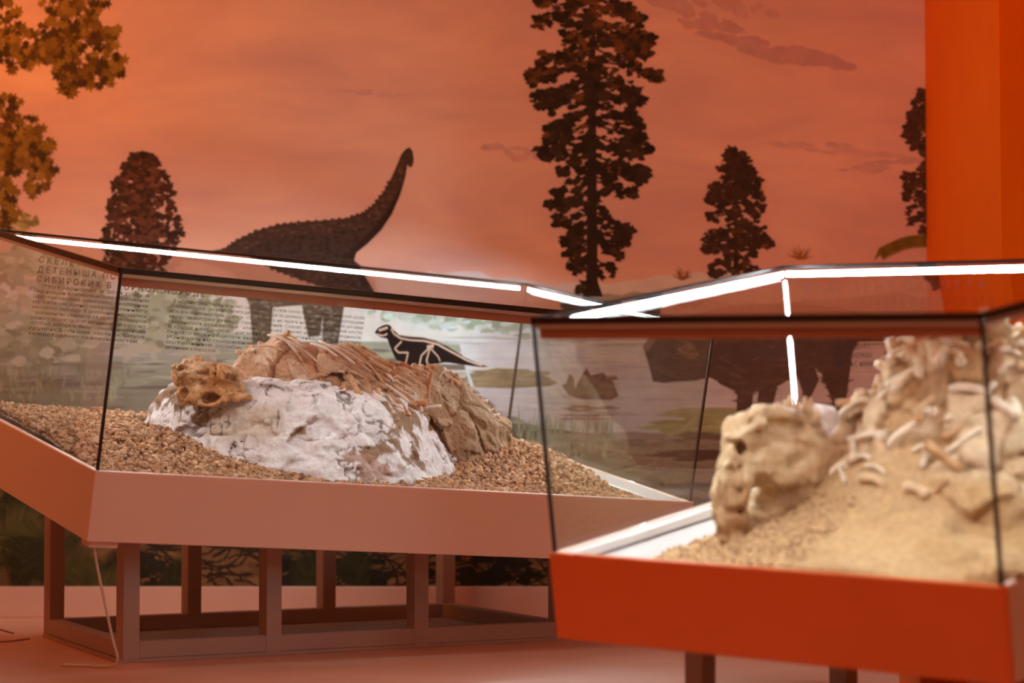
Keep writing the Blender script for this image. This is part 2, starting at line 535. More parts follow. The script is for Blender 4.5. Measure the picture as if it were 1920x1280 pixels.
BK = Paint()   # banks in front of the water
for (x, y, L, t, col, n) in [(1330, 800, 90, 10, (0.403, 0.454, 0.210), 16), (1250, 850, 160, 20, (0.291, 0.284, 0.228), 40), (1450, 880, 260, 26, (0.258, 0.241, 0.193), 50), (1150, 880, 120, 22, (0.291, 0.327, 0.245), 30), (1160, 820, 120, 6, (0.403, 0.398, 0.385), 12), (1330, 780, 60, 12, (0.448, 0.511, 0.280), 14)]:
    for _ in range(n): BK.lens(x + R_(-L, L), y + R_(-t, t), R_(20, 80), R_(3, 9), jit(col, .18), 6.2 + random.randint(0, 5) * .1, R_(-.08, .08))
BK.build('painted_bank', mural, 'brown river bank')
BK = Paint()
for _ in range(150):
    x = R_(970, 1150); y = R_(800, 860)
    BK.stroke(x, y, x + R_(-8, 8), y - R_(14, 50), 1.6, .4, jit((0.336, 0.440, 0.315), .2), 6.9)
BK.build('painted_reeds', mural)
BK = Paint()
for _ in range(140):
    x = R_(-60, 240); y = R_(700, 760)
    BK.stroke(x, y, x + R_(-8, 8), y - R_(10, 34), 2.2, .5, jit(random.choice([(0.246, 0.284, 0.175), (0.381, 0.440, 0.298)]), .2), 6.9)
BK.build('painted_reeds', mural)

# grey green bushes of the middle distance
def bush(cx, cy, rx, ry, n, cols, layer=7, size=(5, 13)):
    BU = Paint()
    for _ in range(n):
        a = R_(0, 6.283); r = math.sqrt(R_(0, 1))
        BU.blob(cx + rx * r * math.cos(a), cy + ry * r * math.sin(a), R_(*size), R_(size[0] * .6, size[1] * .7), jit(random.choice(cols), .15), layer + random.randint(0, 6) * .06, 8, .4)
    BU.build('painted_bush', mural)
gg = [(0.448, 0.568, 0.525), (0.560, 0.696, 0.700), (0.336, 0.440, 0.350), (0.616, 0.781, 0.840)]
bush(860, 595, 110, 22, 120, gg); bush(740, 585, 60, 16, 40, gg); bush(980, 615, 60, 14, 40, gg)
bush(330, 590, 120, 60, 200, [(0.381, 0.469, 0.385), (0.314, 0.383, 0.298), (0.470, 0.568, 0.490), (0.224, 0.270, 0.210)])
bush(80, 570, 120, 120, 320, [(0.470, 0.540, 0.438), (0.381, 0.440, 0.333), (0.560, 0.625, 0.525), (0.291, 0.327, 0.245)], 7, (8, 18))
bush(-160, 560, 160, 160, 200, [(0.470, 0.540, 0.438), (0.381, 0.440, 0.333)], 7, (10, 22))
bush(30, 415, 40, 22, 60, [(0.336, 0.341, 0.105), (0.246, 0.241, 0.088), (0.426, 0.398, 0.140)], 7.4, (4, 9))
bush(1290, 560, 30, 16, 30, [(0.179, 0.170, 0.123), (0.246, 0.256, 0.175)])

# trees
def conifer(name, label, cx, y0, y1, env, n, tr, cols, hi, trunk_col=(.025, .02, .018), tuft=(5, 11), droop=26, fill=lambda y: .5):
    T = Paint()
    T.poly([(cx - tr * .3, y0), (cx + tr * .3, y0), (cx + tr * .6, (y0 + y1) / 2), (cx + tr, y1 - 20), (cx + tr * 1.9, y1 + 8), (cx - tr * 1.7, y1 + 8), (cx - tr, y1 - 20), (cx - tr * .6, (y0 + y1) / 2)], trunk_col, 0)
    ys = [e[0] for e in env]; le = [e[1] for e in env]; re = [e[2] for e in env]
    pick = lambda y: jit(random.choice(cols) if (R_(0, 1) > hi(y)) else random.choice([(.13, .065, .02), (.09, .045, .018)]), .25)
    for k in range(n * 2):
        y = y0 + (y1 - y0) * R_(0, 1); side = k % 2
        ex = np.interp(y, ys, le if side == 0 else re)
        ln = (ex - cx) * (R_(.9, 1.05) if R_(0, 1) < .55 else R_(.35, .85))
        dr = droop * R_(.4, 1.4); sy = y - dr
        m = 8; pts = [(cx + ln * q / m, sy + dr * (q / m) ** .8 + math.sin(q * 1.1 + k) * 1.5) for q in range(m + 1)]
        for q in range(m):
            T.stroke(*pts[q], *pts[q + 1], 1.8 * (1 - q / m) + .6, 1.8 * (1 - (q + 1) / m) + .6, trunk_col, 1)
        # foliage: a clump at the tip and smaller ones on the way
        for q in range(max(4, int(abs(ln) / 4.2))):
            t = 1 - abs(random.gauss(0, .30)); t = min(1.02, max(.12, t))
            px = cx + ln * t; py = sy + dr * t ** .8 + random.gauss(0, 5) + 3
            sz = R_(*tuft) * (1 if t > .5 else .8)
            T.blob(px, py, sz, sz * R_(.55, .8), pick(y), 2 + random.randint(0, 5) * .1, 10, .5, R_(-.5, .5))
    for _ in range(int(n * 9)):
        y = y0 + (y1 - y0) * R_(0, 1)
        if R_(0, 1) > fill(y): continue
        L = np.interp(y, ys, le); Rr = np.interp(y, ys, re)
        x = cx + random.gauss(0, .33) * (Rr - L) / 2
        sz = R_(*tuft) * 1.15
        T.blob(x, y, sz * 1.2, sz * .7, pick(y), 2.3, 10, .5, R_(-.3, .3))
    return T.build(name, mural, label)
dark = [(.020, .017, .013), (.028, .022, .016), (.016, .013, .011), (.045, .032, .02)]
env = [(-90, 1030, 1190), (0, 1005, 1215), (60, 1002, 1232), (100, 1012, 1215), (150, 980, 1240), (180, 992, 1205), (212, 1017, 1240), (240, 1017, 1200), (285, 1015, 1228), (340, 1042, 1208), (380, 1020, 1180), (430, 1046, 1182), (482, 1062, 1165), (540, 1086, 1142)]
conifer('painted_tall_tree', 'tallest dark conifer reaching out of the top of the picture', 1110, -320, 548, [(-320, 1090, 1130), (-200, 1040, 1180)] + env, 62, 11, dark, lambda y: .36 if y < 150 else .03, tuft=(5, 11), droop=34, fill=lambda y: .95 if y < 190 else max(0, .75 - (y - 190) / 420))
conifer('painted_tree', 'small dark conifer', 1380, 284, 512, [(284, 1366, 1396), (310, 1350, 1410), (335, 1338, 1420), (350, 1330, 1428), (395, 1322, 1434), (430, 1318, 1434), (460, 1318, 1444), (500, 1330, 1420)], 30, 5, [(.03, .022, .018), (.045, .03, .022), (.07, .04, .028)], lambda y: .05, tuft=(4, 8), droop=10, fill=lambda y: .6)
conifer('painted_tree', 'dark conifer cut off by the orange wall', 1742, 165, 445, [(165, 1728, 1750), (200, 1706, 1750), (260, 1694, 1750), (350, 1694, 1750), (400, 1698, 1750), (445, 1725, 1750)], 34, 6, [(.05, .035, .028), (.07, .045, .032), (.09, .055, .035)], lambda y: .1, tuft=(4, 8), droop=10, fill=lambda y: .5)
D = Paint()   # domed tree
D.poly([(258, 330), (276, 330), (284, 510), (252, 510)], (.03, .02, .016), 8)
for _ in range(620):
    y = R_(288, 506); t = (y - 288) / 218
    hw = 72 * math.sqrt(max(0.02, 1 - (1 - min(1, t * 1.25)) ** 2)) * (1 if t < .75 else 1 - (t - .75) * .5)
    u = R_(-1, 1); x = 267 + u * hw + R_(-3, 3)
    edge = abs(u)
    c = random.choice([(.05, .028, .02), (.07, .035, .024), (.035, .022, .018), (.13, .06, .035)] if edge < .8 else [(.045, .028, .02), (.07, .04, .028)])
    D.blob(x, y, R_(4, 10), R_(3, 7), jit(c, .25), R_(8, 9), 10, .5, R_(-.5, .5))
for _ in range(60):
    D.blob(267 + R_(-50, 45), R_(320, 490), R_(6, 15), R_(3, 6), jit((.15, .07, .04), .2), R_(8.5, 8.9), 10, .4, R_(-.3, .3))
D.build('painted_tree', mural, 'domed reddish brown conifer')

def leaf(Pp, x, y, s, rot, col, layer):
    prof = [(0, -.1), (.25, -.35), (.45, -.15), (.6, -.55), (.72, -.2), (1.0, -.3), (.88, 0), (1.0, .3), (.72, .2), (.6, .55), (.45, .15), (.25, .35), (0, .1)]
    c, q = math.cos(rot), math.sin(rot)
    Pp.poly([(x + s * (a * c - b * q), y + s * (a * q + b * c)) for a, b in prof], col, layer)
O = Paint()
O.poly([(-330, 1000), (-250, 1000), (-262, 700), (-258, 420), (-240, 200), (-225, -300), (-300, -300), (-312, 200), (-322, 600)], (.07, .045, .022), 8)
for (a, b, w0, w1) in [((-262, 130), (-150, 40), 14, 9), ((-150, 40), (-30, 20), 9, 4), ((-262, 330), (-140, 250), 13, 8), ((-140, 250), (-20, 190), 8, 3), ((-262, -80), (-60, -160), 14, 7), ((-290, 200), (-480, 60), 14, 6)]:
    O.stroke(*a, *b, w0, w1, (.06, .04, .02), 8.05)
for (x, y, r) in [(-110, 40, 60), (-170, 70, 60), (-230, 20, 70), (-200, -60, 80), (-90, -60, 70), (0, -70, 70), (-300, -40, 90), (-390, 60, 80), (-480, 20, 80), (-300, 120, 60), (-420, -90, 90), (-130, 230, 50), (-190, 270, 50), (-240, 210, 55), (-90, 260, 45), (-250, -180, 100), (-60, -190, 90)]:
    for _ in range(int(r * .9)):
        a = R_(0, 6.283); q = math.sqrt(R_(0, 1)) * r
        leaf(O, x + q * math.cos(a), y + q * math.sin(a), R_(15, 27), R_(-.6, 2.4), jit(random.choice([(.22, .15, .02), (.27, .19, .03), (.10, .06, .012), (.05, .032, .012), (.17, .11, .02)]), .15), 8.3 + random.randint(0, 9) * .05)
O.build('painted_oak_tree', mural, 'oak trunk and leafy crown beyond the left edge')
O = Paint()
cl = [(0, 40, 45), (30, 85, 42), (75, 75, 40), (110, 100, 36), (140, 125, 36), (180, 135, 34), (205, 128, 22), (195, 85, 34), (170, 50, 34), (150, 20, 40), (120, 5, 40), (110, 80, 30), (60, 100, 26), (135, 150, 18), (-40, 60, 60),
      (5, 195, 26), (10, 230, 36), (35, 250, 36), (60, 275, 34), (80, 300, 22), (70, 335, 22), (25, 290, 30), (5, 270, 40), (8, 335, 18), (8, 375, 22), (15, 400, 16), (-40, 280, 60)]
for n_, (x, y, r) in enumerate(cl):
    if n_ == 15:
        O.build('painted_oak_branch', mural, 'upper branch of lobed olive oak leaves'); O = Paint()
    for _ in range(int(r * .75)):
        a = R_(0, 6.283); q = math.sqrt(R_(0, 1)) * r
        c = random.choice([(.22, .15, .02), (.27, .19, .03), (.10, .06, .012), (.05, .032, .012), (.06, .04, .012), (.17, .11, .02)])
        leaf(O, x + q * math.cos(a), y + q * math.sin(a), R_(14, 26), R_(-.6, 2.4), jit(c, .15), 9 + random.randint(0, 9) * .07)
for (a, b) in [((-20, 190), (40, 260)), ((40, 260), (85, 330)), ((0, 330), (8, 430))]:
    O.stroke(*a, *b, 2.5, 1.4, (.05, .03, .012), 8.9)
O.build('painted_oak_branch', mural, 'lower branch of lobed olive oak leaves at the edge of the picture')

for (cx, cy, r, col) in [(1280, 520, 22, (.26, .15, .05)), (1500, 482, 26, (.32, .17, .03)), (1290, 560, 16, (.12, .09, .05))]:
    FR = Paint()
    for k in range(16):
        a = math.pi + math.pi * (k + .5) / 16
        q = R_(.6, 1.1); FR.stroke(cx + R_(-5, 5), cy + 4, cx + q * r * math.cos(a), cy + q * r * math.sin(a) * .9, 2.0, .3, jit(col, .3), 8.5)
    FR.build('painted_fern', mural)
FR = Paint()
for k in range(26):
    t = k / 25; x = 1652 + t * 90; y = 466 - 24 * math.sin(min(1, t * 1.25) * 1.6)
    FR.stroke(x, y, x - 10 - R_(0, 4), y + 14 + R_(0, 10), 4.5, 1, jit((.24, .20, .03), .25), 9)
    FR.stroke(x, y, x + 4, y + 22, 4, 1, jit((.17, .14, .02), .25), 9.1)
FR.build('painted_fern', mural, 'arching yellow-green fern frond beside the orange wall')

# dark ferns low on the wall, cracked earth
FE = Paint()
FE.poly([(-900, 880), (330, 880), (330, 1112), (-900, 1112)], (.115, .08, .03), 7)
FE.poly([(330, 990), (1740, 990), (1740, 1112), (330, 1112)], (.15, .085, .035), 7)
for _ in range(420):
    x, y = R_(180, 1300), R_(1000, 1105)
    FE.blob(x, y, R_(12, 38), R_(5, 13), jit((.19, .11, .045), .35), 7.2 + random.randint(0, 5) * .06, 9, .3)
for _ in range(230):
    x, y = R_(200, 1300), R_(1005, 1100); a = R_(-.5, .5)
    for q in range(4):
        x2, y2 = x + R_(10, 28) * math.cos(a), y + R_(10, 28) * math.sin(a)
        FE.stroke(x, y, x2, y2, 2.4, 1.4, (.035, .022, .012), 7.8); x, y = x2, y2; a += R_(-.8, .8)
for _ in range(60):
    FE.blob(random.choice([R_(205, 320), R_(530, 620), R_(640, 720), R_(800, 1000)]), R_(1040, 1108), R_(8, 30), R_(6, 16), jit((.02, .02, .012), .3), 8.0, 9, .4)
FE.build('painted_earth', mural, 'cracked brown earth low on the mural')
def frond(x0, y0, ang, L, bend, col, w=22):
    FE = Paint()
    x, y, a = x0, y0, ang; n = 26
    for k in range(n):
        t = k / n; st = L / n
        x2, y2 = x + st * math.cos(a), y + st * math.sin(a)
        FE.stroke(x, y, x2, y2, 2.2 * (1 - t) + .6, 2.2 * (1 - t) + .5, jit(col), 8.4)
        ll = w * math.sin(math.pi * min(1, .15 + t * .9)) * 2.4
        for s in (-1, 1):
            b = a + s * 1.0
            FE.stroke(x2, y2, x2 + ll * math.cos(b), y2 + ll * math.sin(b), 3.2, .4, jit(col, .3), 8.5 + (s + 1) * .05 + R_(0, .3))
        x, y = x2, y2; a += bend / n
    FE.build('painted_frond', mural)
g1, g2, g3 = (.03, .034, .012), (.05, .055, .018), (.075, .075, .022)
for (x, y, a, L, b, c) in [(-40, 1100, -1.2, 190, .9, g1), (20, 1110, -1.0, 170, .8, g2), (-60, 990, -.4, 170, .5, g1), (60, 1110, -.7, 150, .6, g3), (-30, 1060, -.5, 200, .5, g2), (0, 940, -.3, 120, .6, g1), (110, 1112, -1.9, 120, -.5, g1), (150, 1112, -.6, 130, .3, g2), (-100, 1100, -.9, 240, .7, g3), (40, 1112, -1.6, 150, .3, g1), (210, 1112, -1.2, 90, .4, g1), (-10, 1010, -.9, 110, 1.2, g3), (170, 1100, -.2, 100, .3, g3), (560, 1112, -1.3, 80, .6, g1), (680, 1112, -1.8, 80, -.5, g1), (300, 1112, -.8, 80, .5, g1)]:
    frond(x, y, a, L, b, c, 20)

# sauropod
S = Paint()
sau = [(300, 482), (360, 476), (420, 466), (445, 449), (480, 433), (520, 421), (560, 416), (610, 413), (650, 409), (680, 399), (700, 384), (719, 360), (734, 333), (745, 308), (752, 290), (760, 280), (768, 276), (774, 284), (776, 300), (773, 312), (768, 314), (764, 308), (760, 332), (750, 366), (735, 401), (715, 431), (690, 456), (668, 474), (664, 488), (684, 504), (702, 524), (708, 548), (690, 566), (645, 575), (634, 645), (604, 645), (606, 590), (600, 630), (578, 632), (566, 572), (512, 576), (506, 645), (474, 645), (468, 572), (440, 512), (380, 492)]
S.poly(sau, (.058, .042, .034), 9.5)
def inside(pt, poly):
    x, y = pt; r = False; n = len(poly)
    for i in range(n):
        (ax, ay), (bx, by) = poly[i], poly[(i + 1) % n]
        if (ay > y) != (by > y) and x < (bx - ax) * (y - ay) / (by - ay) + ax: r = not r
    return r
k = 0
while k < 700:
    x, y = R_(360, 776), R_(278, 640)
    if not inside((x, y + 4), sau) or not inside((x + 6, y), sau) or not inside((x - 4, y - 3), sau): continue
    k += 1
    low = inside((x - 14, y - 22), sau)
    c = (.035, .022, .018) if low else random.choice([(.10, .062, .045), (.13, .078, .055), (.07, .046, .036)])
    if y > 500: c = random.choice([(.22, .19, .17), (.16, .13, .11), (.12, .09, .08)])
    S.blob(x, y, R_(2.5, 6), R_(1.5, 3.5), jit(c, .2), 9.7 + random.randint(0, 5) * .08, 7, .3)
back = sau[2:13]
for i in range(len(back) - 1):
    for t in (0, .33, .66):
        x = back[i][0] + (back[i + 1][0] - back[i][0]) * t; y = back[i][1] + (back[i + 1][1] - back[i][1]) * t
        S.blob(x, y, R_(3, 5), R_(2, 3.5), jit((.07, .045, .036)), 9.6, 6, .2)
S.poly([(664, 488), (668, 474), (690, 456), (715, 431), (735, 401), (750, 366), (758, 338), (744, 366), (722, 402), (696, 432), (670, 456), (654, 474), (650, 482)], (.028, .018, .015), 10.3)
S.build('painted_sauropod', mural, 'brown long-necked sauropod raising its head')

# horned dinosaur at the right
K = Paint()
ker = [(1205, 648), (1216, 634), (1240, 622), (1262, 606), (1300, 592), (1345, 578), (1420, 570), (1500, 568), (1570, 576), (1630, 590), (1700, 602), (1740, 610), (1740, 652), (1700, 646), (1660, 640), (1610, 640), (1598, 662), (1594, 694), (1588, 740), (1576, 800), (1568, 850), (1590, 868), (1545, 868), (1552, 800), (1560, 752), (1540, 700), (1528, 690), (1536, 712), (1520, 745), (1510, 790), (1490, 830), (1470, 830), (1496, 770), (1505, 735), (1494, 704), (1458, 724), (1450, 757), (1436, 812), (1452, 838), (1416, 838), (1414, 800), (1422, 735), (1413, 732), (1410, 760), (1408, 812), (1396, 842), (1352, 846), (1362, 818), (1380, 810), (1382, 735), (1350, 720), (1337, 707), (1300, 714), (1260, 716), (1247, 718), (1224, 715), (1218, 690)]
K.poly(ker, (.075, .055, .055), 9.5)
K.poly([(1214, 655), (1230, 638), (1262, 640), (1278, 668), (1262, 712), (1226, 714)], (.05, .045, .055), 9.8)
K.poly([(1262, 616), (1290, 632), (1312, 664), (1296, 676), (1272, 658)], (.26, .19, .14), 9.9)
K.poly([(1205, 652), (1216, 632), (1232, 624), (1228, 640), (1214, 660)], (.26, .21, .18), 9.9)
for k in range(46):
    x = 1340 + k * 3.4; y = 592 + R_(-5, 5)
    K.stroke(x, y + 40, x + R_(4, 16), y - R_(6, 24), 1.6, .4, jit((.20, .15, .10), .3), 10)
k = 0
while k < 260:
    x, y = R_(1230, 1735), R_(575, 840)
    if not inside((x, y), ker): continue
    k += 1; K.lens(x, y, R_(6, 22), R_(1.5, 4), jit(random.choice([(.10, .075, .07), (.06, .045, .045), (.13, .095, .075)]), .2), 10.1, R_(-.5, .5))
for _ in range(24): K.lens(R_(1260, 1600), R_(845, 862), R_(30, 80), R_(3, 7), jit((.075, .05, .045), .2), 9.2)
K.build('painted_horned_dinosaur', mural, 'dark bulky four-legged dinosaur lowering its head to the river')

# swimmer and crocodile like animal, small walkers
Q = Paint()
Q.poly([(1053, 722), (1062, 718), (1068, 700), (1076, 708), (1078, 728), (1092, 700), (1100, 690), (1108, 704), (1130, 698), (1150, 716), (1160, 742), (1145, 750), (1085, 748), (1066, 740)], (.19, .14, .12), 7)
for _ in range(26): Q.lens(1110 + R_(-45, 40), 760 + R_(0, 25), R_(10, 34), R_(1, 2.5), jit((.30, .23, .21), .15), 7.1)
for _ in range(18): Q.blob(1120 + R_(-25, 30), 725 + R_(-18, 18), R_(5, 12), R_(4, 8), jit((.26, .20, .15), .2), 7.2, 8, .3)
Q.build('painted_swimming_animal', mural, 'brown animal lying in the painted river'); Q = Paint()
Q.poly([(880, 700), (930, 690), (990, 692), (1020, 704), (1046, 718), (1030, 724), (960, 728), (890, 726)], (.27, .24, .15), 7)
for _ in range(40): Q.lens(900 + R_(0, 120), 700 + R_(-6, 22), R_(10, 26), R_(2, 4), jit((.34, .30, .19), .25), 7.2)
Q.build('painted_swimming_animal', mural, 'long low animal at the edge of the painted river')
Q = Paint()
for (ox, oy, s) in [(200, 640, 1.0), (320, 645, .9)]:
    Q = Paint()
    Q.poly([(ox + s * a, oy + s * b) for a, b in [(-10, 22), (20, 14), (50, 4), (85, 6), (105, 14), (100, 22), (92, 20), (96, 36), (86, 36), (80, 22), (50, 24), (40, 40), (28, 40), (36, 22), (10, 24)]], (.46, .46, .40), 7)
    Q.build('painted_reptile', mural)

# ------------------------------------------------------------------ display cases (boxes tilted towards the visitor, on level frames)
M_case = mat('case_pale_pink_paint', (0.82, 0.63, 0.53), 0.42, noise=0.02, nscale=3, bump=0.008, bscale=80)
M_tray = mat('tray_white_lacquer', (0.72, 0.71, 0.70), 0.22)
M_glass = glass_mat()
M_black = mat('black_seal', (0.012, 0.011, 0.011), 0.35)
M_silver = mat('polished_glass_edge', (0.55, 0.52, 0.50), 0.25, metal=0.3)
M_band = mat('brown_red_seal_band', (0.48, 0.20, 0.13), 0.5)
M_led = emit_mat('led_white', (0.92, 0.97, 1.0), 125.0)
M_ledprof = mat('led_profile_aluminium', (0.6, 0.6, 0.6), 0.35, metal=0.8)
M_text = mat('black_vinyl_lettering', (0.010, 0.009, 0.009), 0.9, spec=0.05)
M_frame = mat('frame_beige_paint', (0.38, 0.28, 0.235), 0.45, noise=0.03, nscale=5)

def frame_of(o, u, v, w):
    o, u, v, w = map(np.array, (o, u, v, w))
    eu = u / np.linalg.norm(u); ew = w - eu * (w @ eu); ew /= np.linalg.norm(ew); ev = np.cross(ew, eu)
    T = lambda a, b, c: tuple(o + a * eu + b * ev + c * ew)
    T.M = np.array([eu, ev, ew]); T.o = o
    return T, np.linalg.norm(u), np.linalg.norm(v), np.linalg.norm(w)

def text_lines(lines, size, width_spec, T, b, a0, c0, pitch):
    """lines -> joined mesh verts/faces lying on the plane b, reading from the front. width_spec: None or list of widths"""
    out = []
    for i, s in enumerate(lines):
        V, Fc = [], []
        if not s: continue
        cu = bpy.data.curves.new('t', 'FONT'); cu.body = s; cu.size = size; cu.resolution_u = 2
        ob = bpy.data.objects.new('t', cu)
        me = ob.to_mesh()
        vs = np.array([q.co[:] for q in me.vertices]) if len(me.vertices) else np.zeros((0, 3))
        fs = [list(p.vertices) for p in me.polygons]
        ob.to_mesh_clear(); bpy.data.objects.remove(ob); bpy.data.curves.remove(cu)
        if len(vs) == 0: continue
        k = 1.0
        if width_spec and width_spec[i]: k = width_spec[i] / (vs[:, 0].max())
        base = len(V)
        for q in vs: V.append(T(a0 + q[0] * k, b, c0 - i * pitch + q[1]))
        Fc += [[x + base for x in f] for f in fs]
        out.append((V, Fc))
    return out

def make_case(name, label, o, u, v, w, Hb, root_loc, lights, ledge, front_mat):
    T, Wd, Dp, Hg = frame_of(o, u, v, w)
    root = thing(name, root_loc, label, 'display case')
    t = 0.022
    fp = box('body_panel', (0, Wd, 0, t, -Hb, 0), front_mat, root, T)
    if front_mat is not M_case: fp['label'] = 'orange front panel'
    box('body_panel', (0, Wd, Dp - t, Dp, -Hb, 0), M_case, root, T)
    box('body_panel', (0, t, t, Dp - t, -Hb, 0), M_case, root, T)
    box('body_panel', (Wd - t, Wd, t, Dp - t, -Hb, 0), M_case, root, T)
    box('body_bottom', (t, Wd - t, t, Dp - t, -Hb, -Hb + 0.02), M_case, root, T)
    box('tray_floor', (t, Wd - t, t, Dp - t, -0.06, -0.036), M_tray, root, T)
    for lim in ledge(Wd, Dp, t): box('tray_ledge', lim, M_tray, root, T)
    g = 0.008; i = 0.012   # glass sits 12 mm inside the rim
    box('front_pane', (i, Wd - i, i, i + g, 0, Hg), M_glass, root, T, .001)
    box('back_pane', (i, Wd - i, Dp - i - g, Dp - i, 0, Hg), M_glass, root, T, .001)
    box('side_pane', (i, i + g, i + g, Dp - i - g, 0, Hg), M_glass, root, T, .001)
    box('side_pane', (Wd - i - g, Wd - i, i + g, Dp - i - g, 0, Hg), M_glass, root, T, .001)
    box('top_pane', (i - .002, Wd - i + .002, i - .002, Dp - i + .002, Hg, Hg + g), M_glass, root, T, .001)
    e = 0.0045
    for (a, b) in ((i, i), (Wd - i, i), (i, Dp - i), (Wd - i, Dp - i)):
        box('corner_seal', (a - e, a + e, b - e, b + e, 0.001, Hg - .001), M_black, root, T, .001)
    top = Hg + g
    box('edge_seal', (i - .004, Wd - i + .004, i - .007, i + .005, Hg - .006, top + .004), M_black, root, T, .001)
    box('edge_seal', (i - .007, i + .005, i + .006, Dp - i + .004, Hg - .006, top + .004), M_black, root, T, .001)
    box('edge_seal', (Wd - i - .005, Wd - i + .007, i + .006, Dp - i + .004, Hg - .006, top + .004), M_black, root, T, .001)
    box('edge_seal', (i + .006, Wd - i - .006, Dp - i - .005, Dp - i + .007, Hg - .006, top + .004), M_black, root, T, .001)
    box('glass_edge', (i + .004, Wd - i - .004, i - .003, i - .0005, Hg - .018, Hg - .0065), M_silver, root, T, .0005)
    box('glass_edge', (i - .003, i - .0005, i + .006, Dp - i, Hg - .018, Hg - .0065), M_silver, root, T, .0005)
    box('glass_edge', (Wd - i + .0005, Wd - i + .003, i + .006, Dp - i, Hg - .018, Hg - .0065), M_silver, root, T, .0005)
    box('seal_band', (i + .01, Wd - i - .01, i + g + .0005, i + g + .003, Hg - .046, Hg - .004), M_band, root, T, .0005)
    for (lim, prof) in lights(Wd, Dp, Hg):
        vs, fs = [], []
        for lm in prof:
            v_, f_ = bev_box(*lm, .0002, T); fs += [[q + len(vs) for q in f] for f in f_]; vs += v_
        pr = mesh_obj('led_profile', vs, fs, M_ledprof, root)
        tag(box('led_strip', lim, M_led, pr, T, .0005), 'glowing white light strip')
    return root, T, Wd, Dp, Hg

def zb_of(T, Hb):
    ew = T.M[2]; p = np.array(T(0, 0, -Hb))
    return lambda x, y: p[2] - (ew[0] * (x - p[0]) + ew[1] * (y - p[1])) / ew[2]

# ---- left case
LO, LU, LV, LW = [-1.284, 7.4, .6194], [1.9301, 1.1145, -.1188], [-.6233, 1.1945, .2391], [.0733, -.0798, .6101]
def led(a0, a1, b0, b1, c0, c1, side=0):
    """strip limits, and the boxes of its aluminium channel, shaped to block stray light: a cover on top and, on side strips, a flange towards the glass"""
    prof = [(a0 - .001, a1 + .001, b0 - .001, b1 + .001, c1 + .0003, c1 + .0018)]
    if side == 2:      # back strips: flange and lip added to keep light off the wall above
        prof.append((a0 - .001, a1 + .001, b1 + .0003, b1 + .0012, c0 + .004, c1 + .0018))
        prof.append((a0 - .001, a1 + .001, b1 + .0012, b1 + .0098, c0 + .004, c0 + .0048))
    if side == 4:
        prof.append((a1 + .0003, a1 + .0012, b0 - .001, b1 + .001, c0 - .012, c1 + .0018))
        prof.append((a0 - .0012, a0 - .0003, b0 - .001, b1 + .001, c0 - .003, c1 + .0018))
    if side == 3:      # front strips: a channel that is open only downwards
        prof.append((a0 - .001, a1 + .001, b1 + .0003, b1 + .0012, c0 - .003, c1 + .0018))
        prof.append((a0 - .001, a1 + .001, b0 - .0012, b0 - .0003, c0 - .003, c1 + .0018))
    if side == -1: prof.append((a0 - .0012, a0 - .0003, b0 - .001, b1 + .001, c0 - .012, c1 + .0018))
    if side == 1: prof.append((a1 + .0003, a1 + .0012, b0 - .001, b1 + .001, c0 - .012, c1 + .0018))
    return ((a0, a1, b0, b1, c0, c1), prof)
def lights_left(W_, D_, H_):
    return [led(.04, W_ - .06, D_ - .041, D_ - .0305, H_ - .017, H_ - .003, 2),
            led(.05, W_ - .05, .0260, .0325, H_ - .012, H_ - .004, 3),
            led(W_ - .034, W_ - .0225, .05, D_ - .06, H_ - .017, H_ - .003, 1),
            led(.0215, .027, .05, D_ - .06, H_ - .009, H_ - .003)]
left_case, TL, WL, DL, HL = make_case('display_case', 'large tilted glass display case with white plaster fossil block on gravel, near the mural',
    LO, LU, LV, LW, 0.222, (-.75, 8.75, 0), lights_left,
    lambda W_, D_, t: [(W_ - .15, W_ - t, t, D_ - t, -.03, -.004), (t, W_ - .15, D_ - .1, D_ - t, -.03, -.004)], M_case)
HB = 0.222
zbL = zb_of(TL, HB)
def post(x, y, d, w, zf, parent):
    """square post whose top is cut to the tilted underside; d = unit direction of the frame in plan"""
    dx, dy = d; h = w / 2
    vs = []
    for (s, q) in ((-1, -1), (1, -1), (1, 1), (-1, 1)):
        px, py = x + (s * dx - q * dy) * h, y + (s * dy + q * dx) * h
        vs.append((px, py, 0.012))
    vs += [(p[0], p[1], zf(p[0], p[1]) - .001) for p in vs[:4]]
    return mesh_obj('post', vs, BOXF, M_frame, parent)
def rail(x0, y0, x1, y1, w, z0, z1, parent, name='rail', m=None):
    L = math.hypot(x1 - x0, y1 - y0); dx, dy = (x1 - x0) / L, (y1 - y0) / L
    Tt = lambda a, b, c: (x0 + dx * a - dy * b, y0 + dy * a + dx * b, c)
    return box(name, (0, L, -w / 2, w / 2, z0, z1), m or M_frame, parent, Tt)
FLp, FRp, BLp, BRp = np.array([-1.24, 7.78]), np.array([.17, 8.72]), np.array([-1.68, 8.84]), np.array([-.27, 9.78])
dF = (FRp - FLp) / np.linalg.norm(FRp - FLp)
pw = .056
for t_ in (0, .3055, .646, 1): post(*(FLp + t_ * (FRp - FLp)), dF, pw, zbL, left_case)
for t_ in (0, .328, .673, 1): post(*(BLp + t_ * (BRp - BLp)), dF, pw, zbL, left_case)
def rail_between(A, B, parent, z0=.012, z1=.068, w=pw * .93):
    d = (B - A) / np.linalg.norm(B - A); a = A + d * pw / 2; b = B - d * pw / 2
    return rail(a[0], a[1], b[0], b[1], w, z0, z1, parent)
rail_between(FLp, FRp, left_case); rail_between(BLp, BRp, left_case); rail_between(FLp, BLp, left_case); rail_between(FRp, BRp, left_case)
ctr = (FLp + BRp) / 2
Q4 = [tuple(ctr + (p - ctr) * 1.045) for p in (FLp, FRp, BRp, BLp)]
